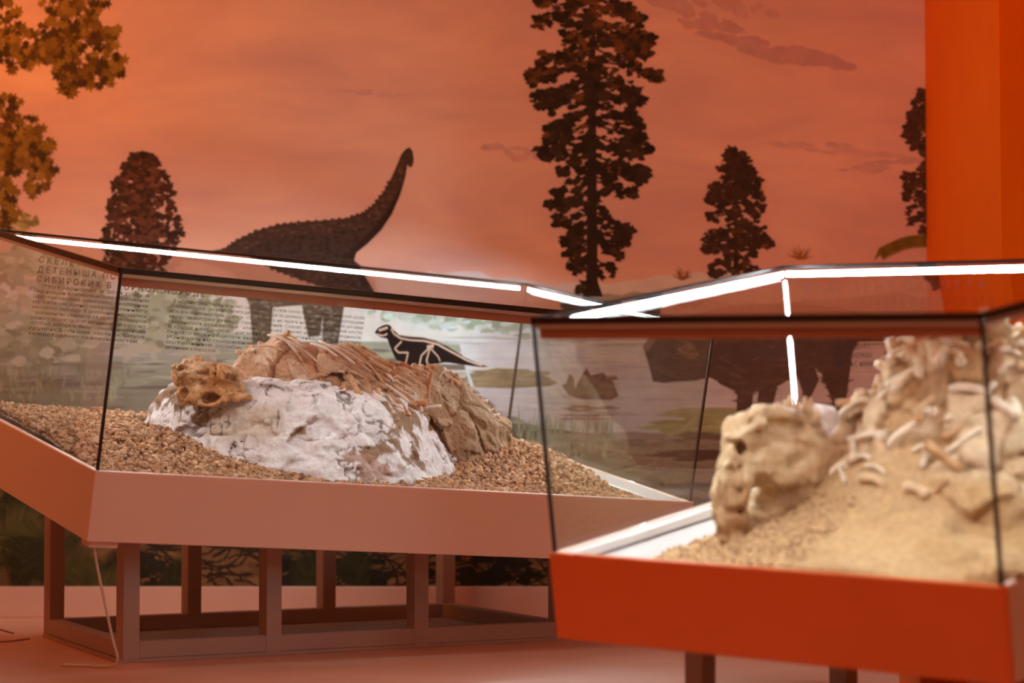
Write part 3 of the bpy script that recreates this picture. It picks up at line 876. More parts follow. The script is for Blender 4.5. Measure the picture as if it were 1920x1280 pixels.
mesh_obj('base_plate', [(*p, .001) for p in Q4] + [(*p, .012) for p in Q4], BOXF, M_frame, left_case)

# lettering on the left case's back glass
bt = DL - .012 - .008 - .0015
ti = ["СКЕЛЕТЫ ВЗРОСЛОЙ ОСОБИ И", "ДЕТЕНЫША ПСИТТАКОЗАВРОВ", "СИБИРСКИХ В ГОРНОЙ ПОРОДЕ"]
for V, Fc in text_lines([s.replace('', ' ').strip() for s in ti], .031, [.66, .62, .65], TL, bt, .195, .527, .0345): mesh_obj('lettering', V, Fc, M_text, left_case)
p1 = ["   Этот монолит в 2014 году в", "был найден в геологическом образовании", "Шестаковский комплекс скопление", "остатков динозавров раннего", "мелового периода. В скоплении находились", "фрагменты скелета 14 пситтакозавров", "разного возраста — от детенышей до взрослых", "особей, которые были семейной членами", "группы. Большая часть остатков", "представляет скелеты костей."]
for V, Fc in text_lines(p1, .0185, [.44] * 9 + [.42], TL, bt, .19, .438, .0192): mesh_obj('lettering', V, Fc, M_text, left_case)
p2 = ["  В витрине представлен монолит, содержащий в себе почти полный скелет взрослой особи", "пситтакозавра и фрагмент скелета детеныша. Судя по размеру и анатомическим пропорциям", "есть все основания предполагать, что это самка: на черепе находятся небольшие роговые", "выросты, которые у самцов гораздо крупнее. Скелет имеет все мелкие кости,", "сохранились даже мелкие фаланги пальцев. Скелет имеет следы хищников.", "В груди находился фрагмент скелета детеныша. По размеру", "скелета можно сделать вывод, что это ее детеныш. По размеру", "Изначально положение скелета было восстановлено", "остальные особи, лежали рядом. По размеру", "детеныша и взрослой"]
for V, Fc in text_lines(p2, .0185, [.80] * 9 + [.2], TL, bt, .715, .428, .0192): mesh_obj('lettering', V, Fc, M_text, left_case)
for V, Fc in text_lines(["Из находок полевого сезона 2014 года"], .022, [.40], TL, bt, 1.02, .466, .02): mesh_obj('lettering', V, Fc, M_text, left_case)

# printed skeleton silhouette on the back glass
def decal(name, polys, m, parent, T, b, a0, c0, s):
    V, Fc = [], []
    for k, pl in enumerate(polys):
        i = len(V); 
        for (x, y) in pl: V.append(T(a0 + x * s, b, c0 - y * s))
        Fc.append(tuple(range(i, len(V))))
    return mesh_obj(name, V, Fc, m, parent)
M_bone_ink = mat('bone_coloured_print', (0.55, 0.42, 0.33), 0.6)
body = [(0, 118), (12, 95), (35, 80), (60, 70), (80, 72), (105, 95), (140, 118), (200, 122), (280, 120), (360, 130), (440, 160), (540, 205), (640, 235), (690, 245), (640, 250), (540, 245), (430, 240), (380, 252), (345, 262), (372, 310), (400, 345), (390, 352), (360, 325), (318, 285), (300, 270), (290, 300), (292, 345), (305, 362), (270, 362), (275, 320), (262, 275), (235, 268), (230, 290), (205, 300), (190, 330), (180, 300), (190, 265), (140, 245), (118, 215), (95, 175), (75, 142), (40, 140)]
skel = decal('skeleton_print', [body], M_text, left_case, TL, bt, 1.567, .470, .000755)
ink = []
def inkline(pts, w):
    for (a, b) in zip(pts[:-1], pts[1:]):
        dx, dy = b[0] - a[0], b[1] - a[1]; L = math.hypot(dx, dy); nx, ny = -dy / L * w, dx / L * w
        ink.append([(a[0] + nx, a[1] + ny), (b[0] + nx, b[1] + ny), (b[0] - nx, b[1] - ny), (a[0] - nx, a[1] - ny)])
inkline([(90, 90), (110, 115), (150, 135), (210, 140), (290, 138), (370, 150), (450, 180), (560, 222), (650, 242)], 5)
inkline([(20, 105), (45, 95), (70, 85)], 7); inkline([(10, 125), (50, 130), (72, 118)], 5)
inkline([(160, 150), (125, 190), (150, 210), (205, 205), (200, 260), (188, 300)], 5)
inkline([(330, 165), (285, 215), (280, 265), (283, 340)], 5); inkline([(330, 165), (318, 240), (350, 290), (385, 340)], 5)
inkline([(310, 168), (350, 160)], 9); inkline([(335, 175), (385, 215), (398, 238)], 4)
for k in range(26): inkline([(130 + k * 11, 116 + (0 if k < 14 else (k - 14) * 2.6)), (128 + k * 11, 124 + (0 if k < 14 else (k - 14) * 2.6))], 2)
decal('skeleton_lines', ink, M_bone_ink, skel, TL, bt - .001, 1.567, .470, .000755)['label'] = 'bone-coloured skeleton lines'

# ---- right case
RO, RU, RV, RW = [.0931, 6.15, .4192], [.9844, -.8713, -.0385], [.7447, .8239, .2071], [-.0637, -.0826, .5851]
def lights_right(W_, D_, H_):
    return [led(.04, W_ - .03, D_ - .041, D_ - .0305, H_ - .018, H_ - .003, 2),
            led(.05, W_ - .05, .0260, .0380, H_ - .012, H_ - .004, 3),
            led(.0225, .034, .05, D_ - .045, H_ - .018, H_ - .003, -1),
            led(.0222, .0258, D_ - .0258, D_ - .0222, .02, H_ - .03, -1),
            led(W_ - .0380, W_ - .0260, .05, D_ - .06, H_ - .012, H_ - .004, 4)]
right_case, TR, WR, DR, HR = make_case('display_case', 'tilted glass display case with sandy bone mound in the foreground, lit along its top edges',
    RO, RU, RV, RW, 0.2235, (.95, 6.15, 0), lights_right, lambda W_, D_, t: [(t, t + .03, t, D_ - t, -.03, -.004)], mat('case_front_orange', (0.84, 0.19, 0.035), 0.42, noise=0.03, nscale=3))  # saturated orange base colour, used on the front panel alone
zbR = zb_of(TR, .2235)
dR = np.array([.7485, -.6625]); dR /= np.linalg.norm(dR); dV = np.array([.6564, .7338]); dV /= np.linalg.norm(dV)
A0 = np.array([.49, 6.28]); A1 = A0 + dV * .66; B0 = A0 + dR * .84; B1 = A1 + dR * .84
for p in (A0, A1, B0, B1): post(*p, dR, .057, zbR, right_case)
for (p, q) in ((A0, A1), (B0, B1), (A0, B0), (A1, B1)): rail_between(p, q, right_case, .001, .026)
btR = DR - .012 - .008 - .0015
for V, Fc in text_lines(["Ф Р А Г М Е Н Т  С К Е Л Е Т А", "П С И Т Т А К О З А В Р А  С И Б И Р С К О Г О"], .036, [.60, .62], TR, btR, .075, .528, .045): mesh_obj('lettering', V, Fc, M_text, right_case)
for V, Fc in text_lines(["Этот скелет", "был найден в", "сезоне 2014 г.", "на раскопках", "вместе с ними"], .026, [.13] * 5, TR, btR, .165, .415, .0245): mesh_obj('lettering', V, Fc, M_text, right_case)
for V, Fc in text_lines(["самого крупного", "пситтакозавра", "в комплексе. Это", "был самец"], .026, [.15] * 4, TR, btR, .335, .395, .0245): mesh_obj('lettering', V, Fc, M_text, right_case)

# small fittings
jb = thing('junction_box', TL(.04, .05, -HB - .012), 'small white junction box fixed under the corner of the larger case', 'junction box')
box('housing', (.02, .115, .03, .10, -HB - .024, -HB - .001), M_case, jb, TL, .002)
cab = [TL(.05, .06, -HB - .030)]
x0, y0, z0 = cab[0]
pts = [cab[0], (x0 + .01, y0, z0 - .06), (x0 + .03, y0 + .01, z0 - .16), (x0 + .055, y0 + .02, .10), (x0 + .07, y0 + .03, .03), (x0 + .04, y0 + .05, .008), (x0 - .03, y0 + .09, .006), (x0 - .12, y0 + .12, .006)]
def smooth_path(p, n=6):
    p = [Vector(q) for q in p]; out = []
    for i in range(len(p) - 1):
        a, b, c, d = p[max(i - 1, 0)], p[i], p[i + 1], p[min(i + 2, len(p) - 1)]
        for k in range(n):
            t = k / n
            out.append(0.5 * ((2 * b) + (c - a) * t + (2 * a - 5 * b + 4 * c - d) * t * t + (3 * b - a - 3 * c + d) * t ** 3))
    return out + [p[-1]]
v, f = tube(smooth_path(pts), .0045, 8)
M_cable = mat('white_cable', (.62, .58, .55), .5)
tag(mesh_obj('power_cable', v, f, M_cable, smooth=True), 'white power cable hanging from the case to the floor', 'cable')
v, f = tube(smooth_path([(-1.78, 8.62, .03), (-1.86, 8.6, .05), (-1.92, 8.58, .03), (-1.90, 8.55, .006), (-1.80, 8.58, .005), (-1.74, 8.7, .005)]), .003, 8)
tag(mesh_obj('thin_cable', v, f, mat('dark_cable', (.25, .14, .08), .5), smooth=True), 'thin dark cable loop on the floor beside the frame', 'cable')
pl = thing('floor_plinth', (1.45, 6.75, 0), 'low orange plinth on the floor behind the foreground case', 'plinth')
box('block', (1.115, 1.75, 6.6, 6.95, .001, .15), M_orange, pl)
box('cap', (1.11, 1.755, 6.595, 6.955, .1505, .165), M_orange, pl)

# ------------------------------------------------------------------ left fossil block
def tray_z(x, y):
    ew = TL.M[2]; p = TL.o
    return p[2] - (ew[0] * (x - p[0]) + ew[1] * (y - p[1])) / ew[2]

poly_base = [(-1.36, 8.38), (-1.2, 8.13), (-1.07, 8.03), (-.845, 7.94), (-.63, 7.9), (-.46, 7.96), (-.34, 8.06), (-.27, 8.25), (-.19, 8.5), (-.06, 8.75), (-.15, 9.05), (-.6, 9.0), (-1.1, 8.85), (-1.38, 8.62)]
top_x = [-1.4, -1.28, -1.2, -1.05, -.9, -.75, -.55, -.4, -.28, -.2, -.1]
top_z = [.80, .87, .905, .915, .92, .915, .90, .89, .875, .84, .80]
def plaster_base(X, Y, Z):
    sd = poly_sd(X[:, :, 0], Y[:, :, 0], poly_base)[:, :, None]
    zt = np.interp(X[:, :, 0], top_x, top_z)[:, :, None] + .06 * np.clip((Y - 8.2), 0, .5)
    side = (sd + .36 * np.clip(Z - .58, 0, 1)) * .9
    return smax(side, (Z - zt) * .95, .07)
def cracks(P):
    W_ = P + .02 * np.stack([vnoise(P * 16, 90), vnoise(P * 16, 91), vnoise(P * 16, 92)], 1)
    a = np.abs(vnoise(W_ * np.array([1, 1, 1.6]) * 10, 93)); b = np.abs(vnoise(W_ * np.array([1.8, 1, .8]) * 13, 94)); c = np.abs(vnoise(W_ * 24, 97))
    m = sstep(.05, .4, vnoise(P * 11, 95)); m2 = sstep(.1, .45, vnoise(P * 14, 96)); m3 = sstep(.15, .4, vnoise(P * 9, 98))
    return np.clip((1 - sstep(.02, .07, a)) * m + (1 - sstep(.02, .07, b)) * m2 + (1 - sstep(.03, .10, c)) * m3, 0, 1)
def plaster_detail(P):
    Q = P.copy(); Q[:, 2] *= 1.5
    d = .022 * fbm(P, 6, 4, .55, 3) + .011 * ridged(Q, 15, 4, .5, 11)
    f1, f2, idv = worley(Q + .03 * np.stack([vnoise(P * 9, 70), vnoise(P * 9, 71), vnoise(P * 9, 72)], 1), 8, 4)
    d -= .024 * (idv - .5)
    d += .010 * cracks(P)
    rt = sstep(-.5, -.3, P[:, 0])
    d += rt * .018 * ridged(P * np.array([1.6, 1, .45]), 9, 3, .5, 31)
    return d
block = thing('fossil_block', (-.7, 8.45, .62), 'white plaster block bearing tan fossil bones and a small skull', 'fossil')
V, Qd = surface_nets(plaster_base, plaster_detail, (-1.48, 7.84, .45), (.06, 9.14, 1.02), .0075, .075)
f1, f2, idv = worley(V * np.array([1, 1, 1.5]) + .04 * np.stack([vnoise(V * 8, 80), vnoise(V * 8, 81), vnoise(V * 8, 82)], 1), 8, 4)
n1 = fbm(V, 5, 5, .55, 41); n2 = fbm(V, 14, 4, .55, 51); n3 = fbm(V, 38, 3, .5, 61)
white = np.array((.76, .755, .755)); cream = np.array((.58, .50, .38)); dirt = np.array((.26, .175, .105)); dark_c = np.array((.10, .065, .045))
col = mix(np.tile(white, (len(V), 1)), cream, sstep(.12, .5, n1) * .8)
col = mix(col, cream * .9, sstep(.3, .7, n2) * .5)
col = mix(col, dark_c, cracks(V) * .8)
def patch(cx, cy, cz, rx, ry, rz, k=.35):
    d = np.sqrt(((V[:, 0] - cx) / rx) ** 2 + ((V[:, 1] - cy) / ry) ** 2 + ((V[:, 2] - cz) / rz) ** 2)
    return 1 - sstep(.75, 1.0, d + (k + 1.0) * n2 + .9 * n1 + .5 * n3)
m = np.maximum.reduce([patch(-1.22, 8.25, .88, .11, .3, .05), patch(-1.13, 8.18, .87, .06, .2, .07), patch(-1.04, 8.1, .83, .05, .15, .06), patch(-.36, 8.12, .78, .07, .25, .085), patch(-.31, 8.2, .72, .05, .2, .06), patch(-.86, 8.1, .73, .03, .2, .02), patch(-.70, 8.05, .75, .06, .2, .025), patch(-.12, 8.65, .82, .16, .5, .14, .25), patch(-.2, 8.6, .9, .2, .5, .10, .2), patch(-.46, 8.0, .68, .06, .2, .022)])
col = mix(col, dirt, m)
col = mix(col, np.array((.42, .25, .17)), np.maximum(patch(-.455, 8.0, .61, .07, .2, .035), patch(-.52, 8.0, .66, .05, .2, .015)) * .75)
col = col * (1 + .10 * n3[:, None])
M_plaster = attr_mat('plaster_and_earth', .85, bump=.5, bscale=45, noise=.10, nscale=70)
o_ = mesh_obj('plaster_jacket', V, Qd, M_plaster, block, cols=np.clip(col, .01, .95), smooth=True)
o_['label'] = 'cracked white plaster jacket with earthy stains'

# tan rock with bones on top
mat_poly = [(-1.03, 8.38), (-.98, 8.26), (-.82, 8.2), (-.62, 8.17), (-.48, 8.24), (-.38, 8.34), (-.28, 8.50), (-.2, 8.62), (-.1, 8.72), (-.06, 8.88), (-.3, 8.96), (-.7, 8.92), (-1.0, 8.7)]
rx_ = [-1.04, -1.01, -.98, -.9, -.86, -.8, -.77, -.72, -.66, -.6, -.55, -.5, -.44, -.4, -.34, -.28, -.23, -.2, -.14, -.08]
rz_ = [.93, .99, 1.06, 1.045, 1.04, 1.085, 1.075, 1.045, 1.04, 1.045, 1.03, 1.01, .985, .975, .965, .985, 1.0, .985, .945, .91]
def rock_base(X, Y, Z):
    sd = poly_sd(X[:, :, 0], Y[:, :, 0], mat_poly)[:, :, None]
    zt = np.interp(X[:, :, 0], rx_, rz_)[:, :, None] - .35 * np.clip(8.42 - Y, 0, 1) - .25 * np.clip(Y - 8.6, 0, 1)
    f = smax((sd + .55 * np.clip(Z - .88, -.1, 1)) * .85, (Z - zt) * .9, .045)
    zl = .82 - .24 * sstep(-.30, -.16, X)
    return np.maximum(f, zl - Z)
rot = np.array([[.82, 0, .57], [0, 1, 0], [-.57, 0, .82]])
def rock_detail(P):
    Q = (P @ rot) * np.array([.55, 1, 1.5])
    f1, f2, idv = worley(Q + .02 * np.stack([vnoise(P * 14, 70), vnoise(P * 14, 71), vnoise(P * 14, 72)], 1), 15, 14)
    g1, g2, idw = worley(P * np.array([.8, 1, 1.0]) + .05 * np.stack([vnoise(P * 7, 170), vnoise(P * 7, 171), vnoise(P * 7, 172)], 1), 6.5, 34)
    amt = sstep(-.25, .25, fbm(P, 5, 2, .5, 77))
    lines = np.sin((P[:, 0] * .42 + P[:, 2] * .9 + .012 * vnoise(P * 12, 60) + .3 * P[:, 1]) * 2 * math.pi / .026) * sstep(-.1, .3, vnoise(P * 6, 61)) * (P[:, 0] < -.3)
    return -.014 + .007 * lines + .020 * ridged(Q, 10, 5, .6, 5) - (.004 + .010 * amt) * (idv - .5) + .007 * amt * (1 - sstep(0, .12, f2 - f1)) + .014 * fbm(P, 8, 3, .5, 8) - .045 * (idw - .5) + .02 * (1 - sstep(0, .10, g2 - g1))
V, Qd = surface_nets(rock_base, rock_detail, (-1.13, 8.05, .55), (.0, 9.02, 1.16), .0058, .08)
Q = (V @ rot) * np.array([.55, 1, 1.5])
f1, f2, idv = worley(Q + .02 * np.stack([vnoise(V * 14, 70), vnoise(V * 14, 71), vnoise(V * 14, 72)], 1), 15, 14)
n1 = fbm(V, 7, 4, .5, 141); n2 = fbm(V, 22, 4, .55, 151)
tan = np.array((.56, .36, .22)); pale = np.array((.70, .55, .40)); rust = np.array((.48, .20, .07)); ochre = np.array((.50, .36, .13))
col = mix(np.tile(tan, (len(V), 1)), pale, sstep(.3, .8, idv) * .8)
col = mix(col, rust, (idv > .86) * .55 + sstep(.35, .6, n2) * .35)
col = mix(col, ochre, sstep(.15, .45, n1) * .5)
col = mix(col, np.array((.28, .18, .11)), (1 - sstep(.0, .09, f2 - f1)) * .6)
sandy = sstep(-.34, -.22, V[:, 0] + .10 * n1 - .25 * (V[:, 2] - .93))
col = mix(col, np.array((.30, .195, .11)) * 1.0, sandy * sstep(1.02, .97, V[:, 2] + .02 * n2) * .9)
col = col * (1 + .18 * n2[:, None])
o_ = mesh_obj('bone_bed', V, Qd, attr_mat('fossil_rock', .8, bump=.7, bscale=60, noise=.12, nscale=90), block, cols=np.clip(col, .01, .95), smooth=True)
o_['label'] = 'tan layered rock full of bones'

from mathutils.bvhtree import BVHTree
bvL = BVHTree.FromPolygons([tuple(p) for p in V], [tuple(q) for q in Qd])
def settle(p0, p1, r):
    """drop a bone onto the rock under its middle"""
    m_ = (Vector(p0) + Vector(p1)) / 2
    hit = bvL.ray_cast(Vector((m_.x, m_.y, 1.4)), Vector((0, 0, -1)))
    while hit[0] is None and m_.y < 8.8:
        m_.y += .03; p0 = (p0[0], p0[1] + .03, p0[2]); p1 = (p1[0], p1[1] + .03, p1[2])
        hit = bvL.ray_cast(Vector((m_.x, m_.y, 1.4)), Vector((0, 0, -1)))
    dz = (hit[0].z + r * .35 - m_.z) if hit[0] is not None else 0
    dz = max(-.3, min(.1, dz))
    return (p0[0], p0[1], p0[2] + dz), (p1[0], p1[1], p1[2] + dz)
# single bones lying on the rock: ribs, vertebrae, claws
M_bone = mat('fossil_bone_tan', (.56, .36, .20), .65, noise=.25, nscale=60, bump=.3, bscale=120)
M_bone2 = mat('fossil_bone_rust', (.46, .17, .055), .6, noise=.25, nscale=60, bump=.3, bscale=120)
M_bone3 = mat('fossil_bone_pale', (.74, .64, .54), .65, noise=.15, nscale=60, bump=.3, bscale=120)
def ridge_z(x, y): return float(np.interp(x, rx_, rz_)) - .35 * max(0, 8.42 - y) - .25 * max(0, y - 8.6)
def bone(p0, p1, r, m, parent, bend=.02, name='bone', knob=1.35):
    p0, p1 = Vector(p0), Vector(p1); d = p1 - p0; n = 9
    pts, rad = [], []
    for k in range(n):
        t = k / (n - 1)
        pts.append(p0 + d * t + Vector((0, -bend * .4, bend)) * math.sin(math.pi * t))
        e = abs(2 * t - 1)
        rad.append(r * (.75 + (knob - .75) * e ** 4) * (.55 if k in (0, n - 1) else 1))
    v, f = tube(pts, rad, 8)
    return mesh_obj(name, v, f, m, parent, smooth=True)
rb = random.Random(3)
for k in range(17):      # ribs fan down the front of the slab
    x = -.88 + k * .026 + rb.uniform(-.006, .006); y = 8.33 + rb.uniform(-.02, .02)
    z = ridge_z(x, y) - .015
    x2, y2 = x + rb.uniform(.08, .14), y - rb.uniform(.06, .1); z2 = ridge_z(x2, y2) - rb.uniform(.03, .05)
    bone(*settle((x, y, z), (x2, y2, z2), .004), rb.uniform(.005, .008), rb.choice([M_bone, M_bone, M_bone3]), block, .008, 'rib', 1.0)
for k in range(9):       # row of vertebrae along the ridge at the right
    x = -.225 + k * .021; y = 8.70 + k * .012
    h_ = bvL.ray_cast(Vector((x, y, 1.4)), Vector((0, 0, -1)))[0]; z = (h_.z if h_ else .94) + .004
    v, f = tube([(x - .010, y, z), (x - .004, y, z + .001), (x + .004, y, z + .001), (x + .010, y, z)], [.011, .008, .008, .011], 8)
    mesh_obj('vertebra', v, f, M_bone3, block, smooth=True)
for (a, b, r, m) in [((-.80, 8.2, .955), (-.70, 8.16, .948), .009, M_bone2), ((-.86, 8.24, .965), (-.80, 8.2, .958), .008, M_bone2), ((-.39, 8.24, .985), (-.36, 8.2, .94), .009, M_bone2), ((-.285, 8.3, 1.0), (-.30, 8.28, .91), .009, M_bone2), ((-.34, 8.25, .93), (-.25, 8.3, .955), .007, M_bone3), ((-.36, 8.22, .925), (-.30, 8.24, .935), .012, M_bone2), ((-.50, 8.3, 1.02), (-.42, 8.28, .985), .01, M_bone), ((-.46, 8.22, .99), (-.45, 8.18, .91), .012, M_bone), ((-.56, 8.22, .99), (-.52, 8.17, .915), .014, M_bone), ((-.47, 8.35, 1.03), (-.44, 8.34, 1.045), .014, M_bone), ((-.24, 8.68, 1.03), (-.19, 8.68, 1.0), .012, M_bone), ((-.27, 8.62, 1.01), (-.24, 8.64, 1.04), .011, M_bone3), ((-.96, 8.35, 1.05), (-.90, 8.33, 1.03), .012, M_bone), ((-.995, 8.36, 1.03), (-.985, 8.34, 1.075), .012, M_bone), ((-.80, 8.38, 1.075), (-.775, 8.36, 1.09), .013, M_bone)]:
    bone(*settle(a, b, r), r, m, block, .006)

# skull
sk = (-1.015, 8.08, .888)
def skull_base(X, Y, Z):
    x, y, z = X - sk[0], Y - sk[1], Z - sk[2]
    f = ell_sd(x, y, z, (-.045, .02, .055), (.088, .07, .045))
    f = smin(f, ell_sd(x, y, z, (.045, .02, .045), (.06, .06, .036)), .03)
    f = smin(f, capsule_sd(x, y, z, (-.10, .0, .03), (.10, .0, .005), .024, .018), .02)
    f = smin(f, ell_sd(x, y, z, (-.04, -.01, -.02), (.075, .05, .038)), .012)
    f = smin(f, capsule_sd(x, y, z, (.0, -.02, -.02), (.135, -.03, -.026), .03, .010), .02)
    f = smin(f, capsule_sd(x, y, z, (-.085, -.01, .085), (-.035, .0, .108), .016, .009), .012)
    f = smin(f, capsule_sd(x, y, z, (-.115, -.03, .07), (-.09, -.05, .052), .016, .013), .012)
    f = smin(f, capsule_sd(x, y, z, (-.03, -.045, -.05), (.05, -.05, -.042), .012, .012), .01)
    for (c, r) in (((-.098, -.05, .068), (.023, .06, .012)), ((-.02, -.06, .052), (.03, .04, .012)), ((.072, -.045, .036), (.028, .055, .015)), ((-.085, -.05, -.012), (.02, .05, .02)), ((.002, -.07, -.03), (.033, .075, .021)), ((.055, -.05, .010), (.055, .025, .006)), ((-.05, -.05, .016), (.07, .02, .007)), ((.02, -.04, .075), (.004, .05, .03)), ((.075, -.06, -.008), (.03, .04, .005))):
        f = smax(f, -ell_sd(x, y, z, c, r), .006)
    return f
def skull_detail(P): return -.002 + .006 * ridged(P, 26, 4, .5, 25) + .004 * fbm(P, 60, 2, .5, 9)
V, Qd = surface_nets(skull_base, skull_detail, (sk[0] - .16, sk[1] - .11, sk[2] - .09), (sk[0] + .16, sk[1] + .12, sk[2] + .14), .003, .03)
n1 = fbm(V, 18, 4, .5, 141); n2 = fbm(V, 50, 3, .5, 151)
col = mix(np.tile(np.array((.56, .30, .12)), (len(V), 1)), np.array((.66, .46, .27)), sstep(-.1, .4, n1) * .9)
col = mix(col, np.array((.40, .15, .04)), sstep(.1, .5, -n1) * .8)
col = mix(col, np.array((.16, .08, .03)), sstep(.15, .5, n2) * .55)
o_ = mesh_obj('skull', V, Qd, attr_mat('fossil_skull', .65, bump=.6, bscale=95, noise=.28, nscale=60), block, cols=np.clip(col, .01, 1), smooth=True)
o_['label'] = 'small beaked amber-brown dinosaur skull'

# ------------------------------------------------------------------ gravel in the left case
def gravel_c(a, b):
    """height of the gravel over the tray plane (local metres)"""
    x, y, _ = TL(a, b, 0)
    h = -.012 + .03 * sst(b, .1, .6) * (1 if a < 1.2 else 0)
    d = math.hypot((x + .02) / .45, (y - 8.9) / .6)
    h += .10 * max(0, 1 - d) 
    h += .035 * max(0, 1 - math.hypot((x + 1.2) / .35, (y - 8.15) / .35))
    return h
def sst(x, a, b):
    t = min(1, max(0, (x - a) / (b - a))); return t * t * (3 - 2 * t)
gv, gf, gc = [], [], []
na, nb = 150, 96
A1_, B1_ = WL - .155, DL - .105
for j in range(nb + 1):
    for i in range(na + 1):
        a = .024 + (A1_ - .024) * i / na; b = .024 + (B1_ - .024) * j / nb
        gv.append(TL(a, b, gravel_c(a, b) + rng.normal() * .0025 - .006))
for j in range(nb):
    for i in range(na):
        k = j * (na + 1) + i; gf.append((k, k + 1, k + na + 2, k + na + 1))
M_gbase = mat('gravel_bed', (.27, .165, .09), .9, noise=.35, nscale=60, bump=.6, bscale=90)
tag(mesh_obj('gravel_bed', gv, gf, M_gbase), 'dusty brown bed under the stones in the larger case', 'gravel', kind='stuff')

phi = (1 + 5 ** .5) / 2
ICO = np.array([(-1, phi, 0), (1, phi, 0), (-1, -phi, 0), (1, -phi, 0), (0, -1, phi), (0, 1, phi), (0, -1, -phi), (0, 1, -phi), (phi, 0, -1), (phi, 0, 1), (-phi, 0, -1), (-phi, 0, 1)]) / math.sqrt(1 + phi * phi)
ICOF = np.array([(0, 11, 5), (0, 5, 1), (0, 1, 7), (0, 7, 10), (0, 10, 11), (1, 5, 9), (5, 11, 4), (11, 10, 2), (10, 7, 6), (7, 1, 8), (3, 9, 4), (3, 4, 2), (3, 2, 6), (3, 6, 8), (3, 8, 9), (4, 9, 5), (2, 4, 11), (6, 2, 10), (8, 6, 7), (9, 8, 1)])
def rand_rot(r):
    q = r.normal(size=4); q /= np.linalg.norm(q); w, x, y, z = q
    return np.array([[1 - 2 * (y * y + z * z), 2 * (x * y - z * w), 2 * (x * z + y * w)], [2 * (x * y + z * w), 1 - 2 * (x * x + z * z), 2 * (y * z - x * w)], [2 * (x * z - y * w), 2 * (y * z + x * w), 1 - 2 * (x * x + y * y)]])
def stone_shape(r, s):
    v = ICO * (1 + r.uniform(-.28, .28, (12, 1))) * np.array([1, r.uniform(.65, .95), r.uniform(.5, .8)])
    return v @ rand_rot(r).T * s
GCOL = np.array([(.42, .255, .14), (.50, .32, .19), (.34, .19, .095), (.56, .38, .24), (.46, .25, .12), (.30, .18, .10)])
def in_poly(x, y, poly): return inside((x, y), poly)
shr = [(-.7 + (x + .7) * .93, 8.45 + (y - 8.45) * .93) for x, y in poly_base]
cand = []
sp = .0175
for j in range(int(B1_ / sp)):
    for i in range(int(A1_ / sp)):
        a = .036 + (A1_ - .05) * (i + rng.uniform(-.5, .5) + .5) / (A1_ / sp); b = .036 + (B1_ - .05) * (j + rng.uniform(-.5, .5) + .5) / (B1_ / sp)
        x, y, z = TL(a, b, 0)
        if in_poly(x, y, shr): continue
        if y > 8.75 and -1.3 < x < -.15: continue     # hidden behind the block, left bare
        cand.append((a, b))
cand.sort(key=lambda q: q[1] + .3 * rng.random() * (1 if q[0] < 2 else 2))
M_stone = attr_mat('gravel_stone', .85, bump=.2, bscale=150, noise=.15, nscale=80)
SV, SF, SC = [], [], []
indiv = 0
shapes = []
for k in range(12):
    s = stone_shape(rng, 1.0); me = bpy.data.meshes.new('gravel_stone')
    me.from_pydata(s.tolist(), [], ICOF.tolist())
    a_ = me.color_attributes.new('Col', 'FLOAT_COLOR', 'POINT')
    c_ = np.ones((12, 4), dtype=np.float32); c_[:, :3] = GCOL[k % 6] * rng.uniform(.85, 1.15); a_.data.foreach_set('color', c_.ravel())
    me.materials.append(M_stone); shapes.append(me)
for n_, (a, b) in enumerate(cand):
    s = rng.uniform(.0085, .0145) * (1.3 if rng.random() < .12 else 1)
    p = TL(a, b, gravel_c(a, b) + rng.uniform(-.003, .007))
    if indiv < 300 and b < .30 and rng.random() < .4:
        o_ = bpy.data.objects.new('gravel_stone', shapes[int(rng.integers(12))]); o_.location = p; o_.scale = (s * 1.1,) * 3
        o_.rotation_euler = tuple(rng.uniform(0, 6.28, 3)); C.objects.link(o_)
        tag(o_, 'small angular tan gravel stone by the front glass of the larger case', 'stone', 'loose gravel stones in the larger case')
        indiv += 1
    else:
        base = 12 * len(SV); SV.append(stone_shape(rng, s) + np.array(p)); SF.append(ICOF + base)
        SC.append(np.tile(GCOL[int(rng.integers(6))] * rng.uniform(.8, 1.2), (12, 1)))
tag(mesh_obj('gravel', np.concatenate(SV), np.concatenate(SF), M_stone, cols=np.concatenate(SC)), 'tan gravel heaped around the plaster block', 'gravel', kind='stuff')

# ------------------------------------------------------------------ right case: sandy mound with bones and an upright skull
def tray_zr(x, y):
    ew = TR.M[2]; p = TR.o
    return p[2] - (ew[0] * (x - p[0]) + ew[1] * (y - p[1])) / ew[2]
inner = [TR(.235, .026, 0)[:2], TR(WR - .026, .026, 0)[:2], TR(WR - .026, DR - .026, 0)[:2], TR(.20, DR - .026, 0)[:2]]
def mound_h(X, Y):
    ew = TR.M[2]; p = TR.o
    base = p[2] - (ew[0] * (X - p[0]) + ew[1] * (Y - p[1])) / ew[2] - .03
    # steep core to the right, long sand apron to the front left
    d1 = np.sqrt(((X - 1.20) / .50) ** 2 + ((Y - 6.12) / .52) ** 2)
    core = .40 * (1 - sstep(.30, 1.0, d1))
    d2 = np.sqrt(((X - 1.06) / .56) ** 2 + ((Y - 5.96) / .55) ** 2)
    apron = .17 * np.clip(1 - d2, 0, 1) ** .8
    d3 = np.sqrt(((X - .62) / .40) ** 2 + ((Y - 6.12) / .36) ** 2)
    toe = .015 * np.clip(1 - d3, 0, 1) ** .8
    d4 = np.sqrt(((X - 1.5) / .42) ** 2 + ((Y - 6.1) / .5) ** 2)
    core2 = .375 * (1 - sstep(.35, 1.0, d4))
    return base, base + np.maximum(core, core2) + apron + toe
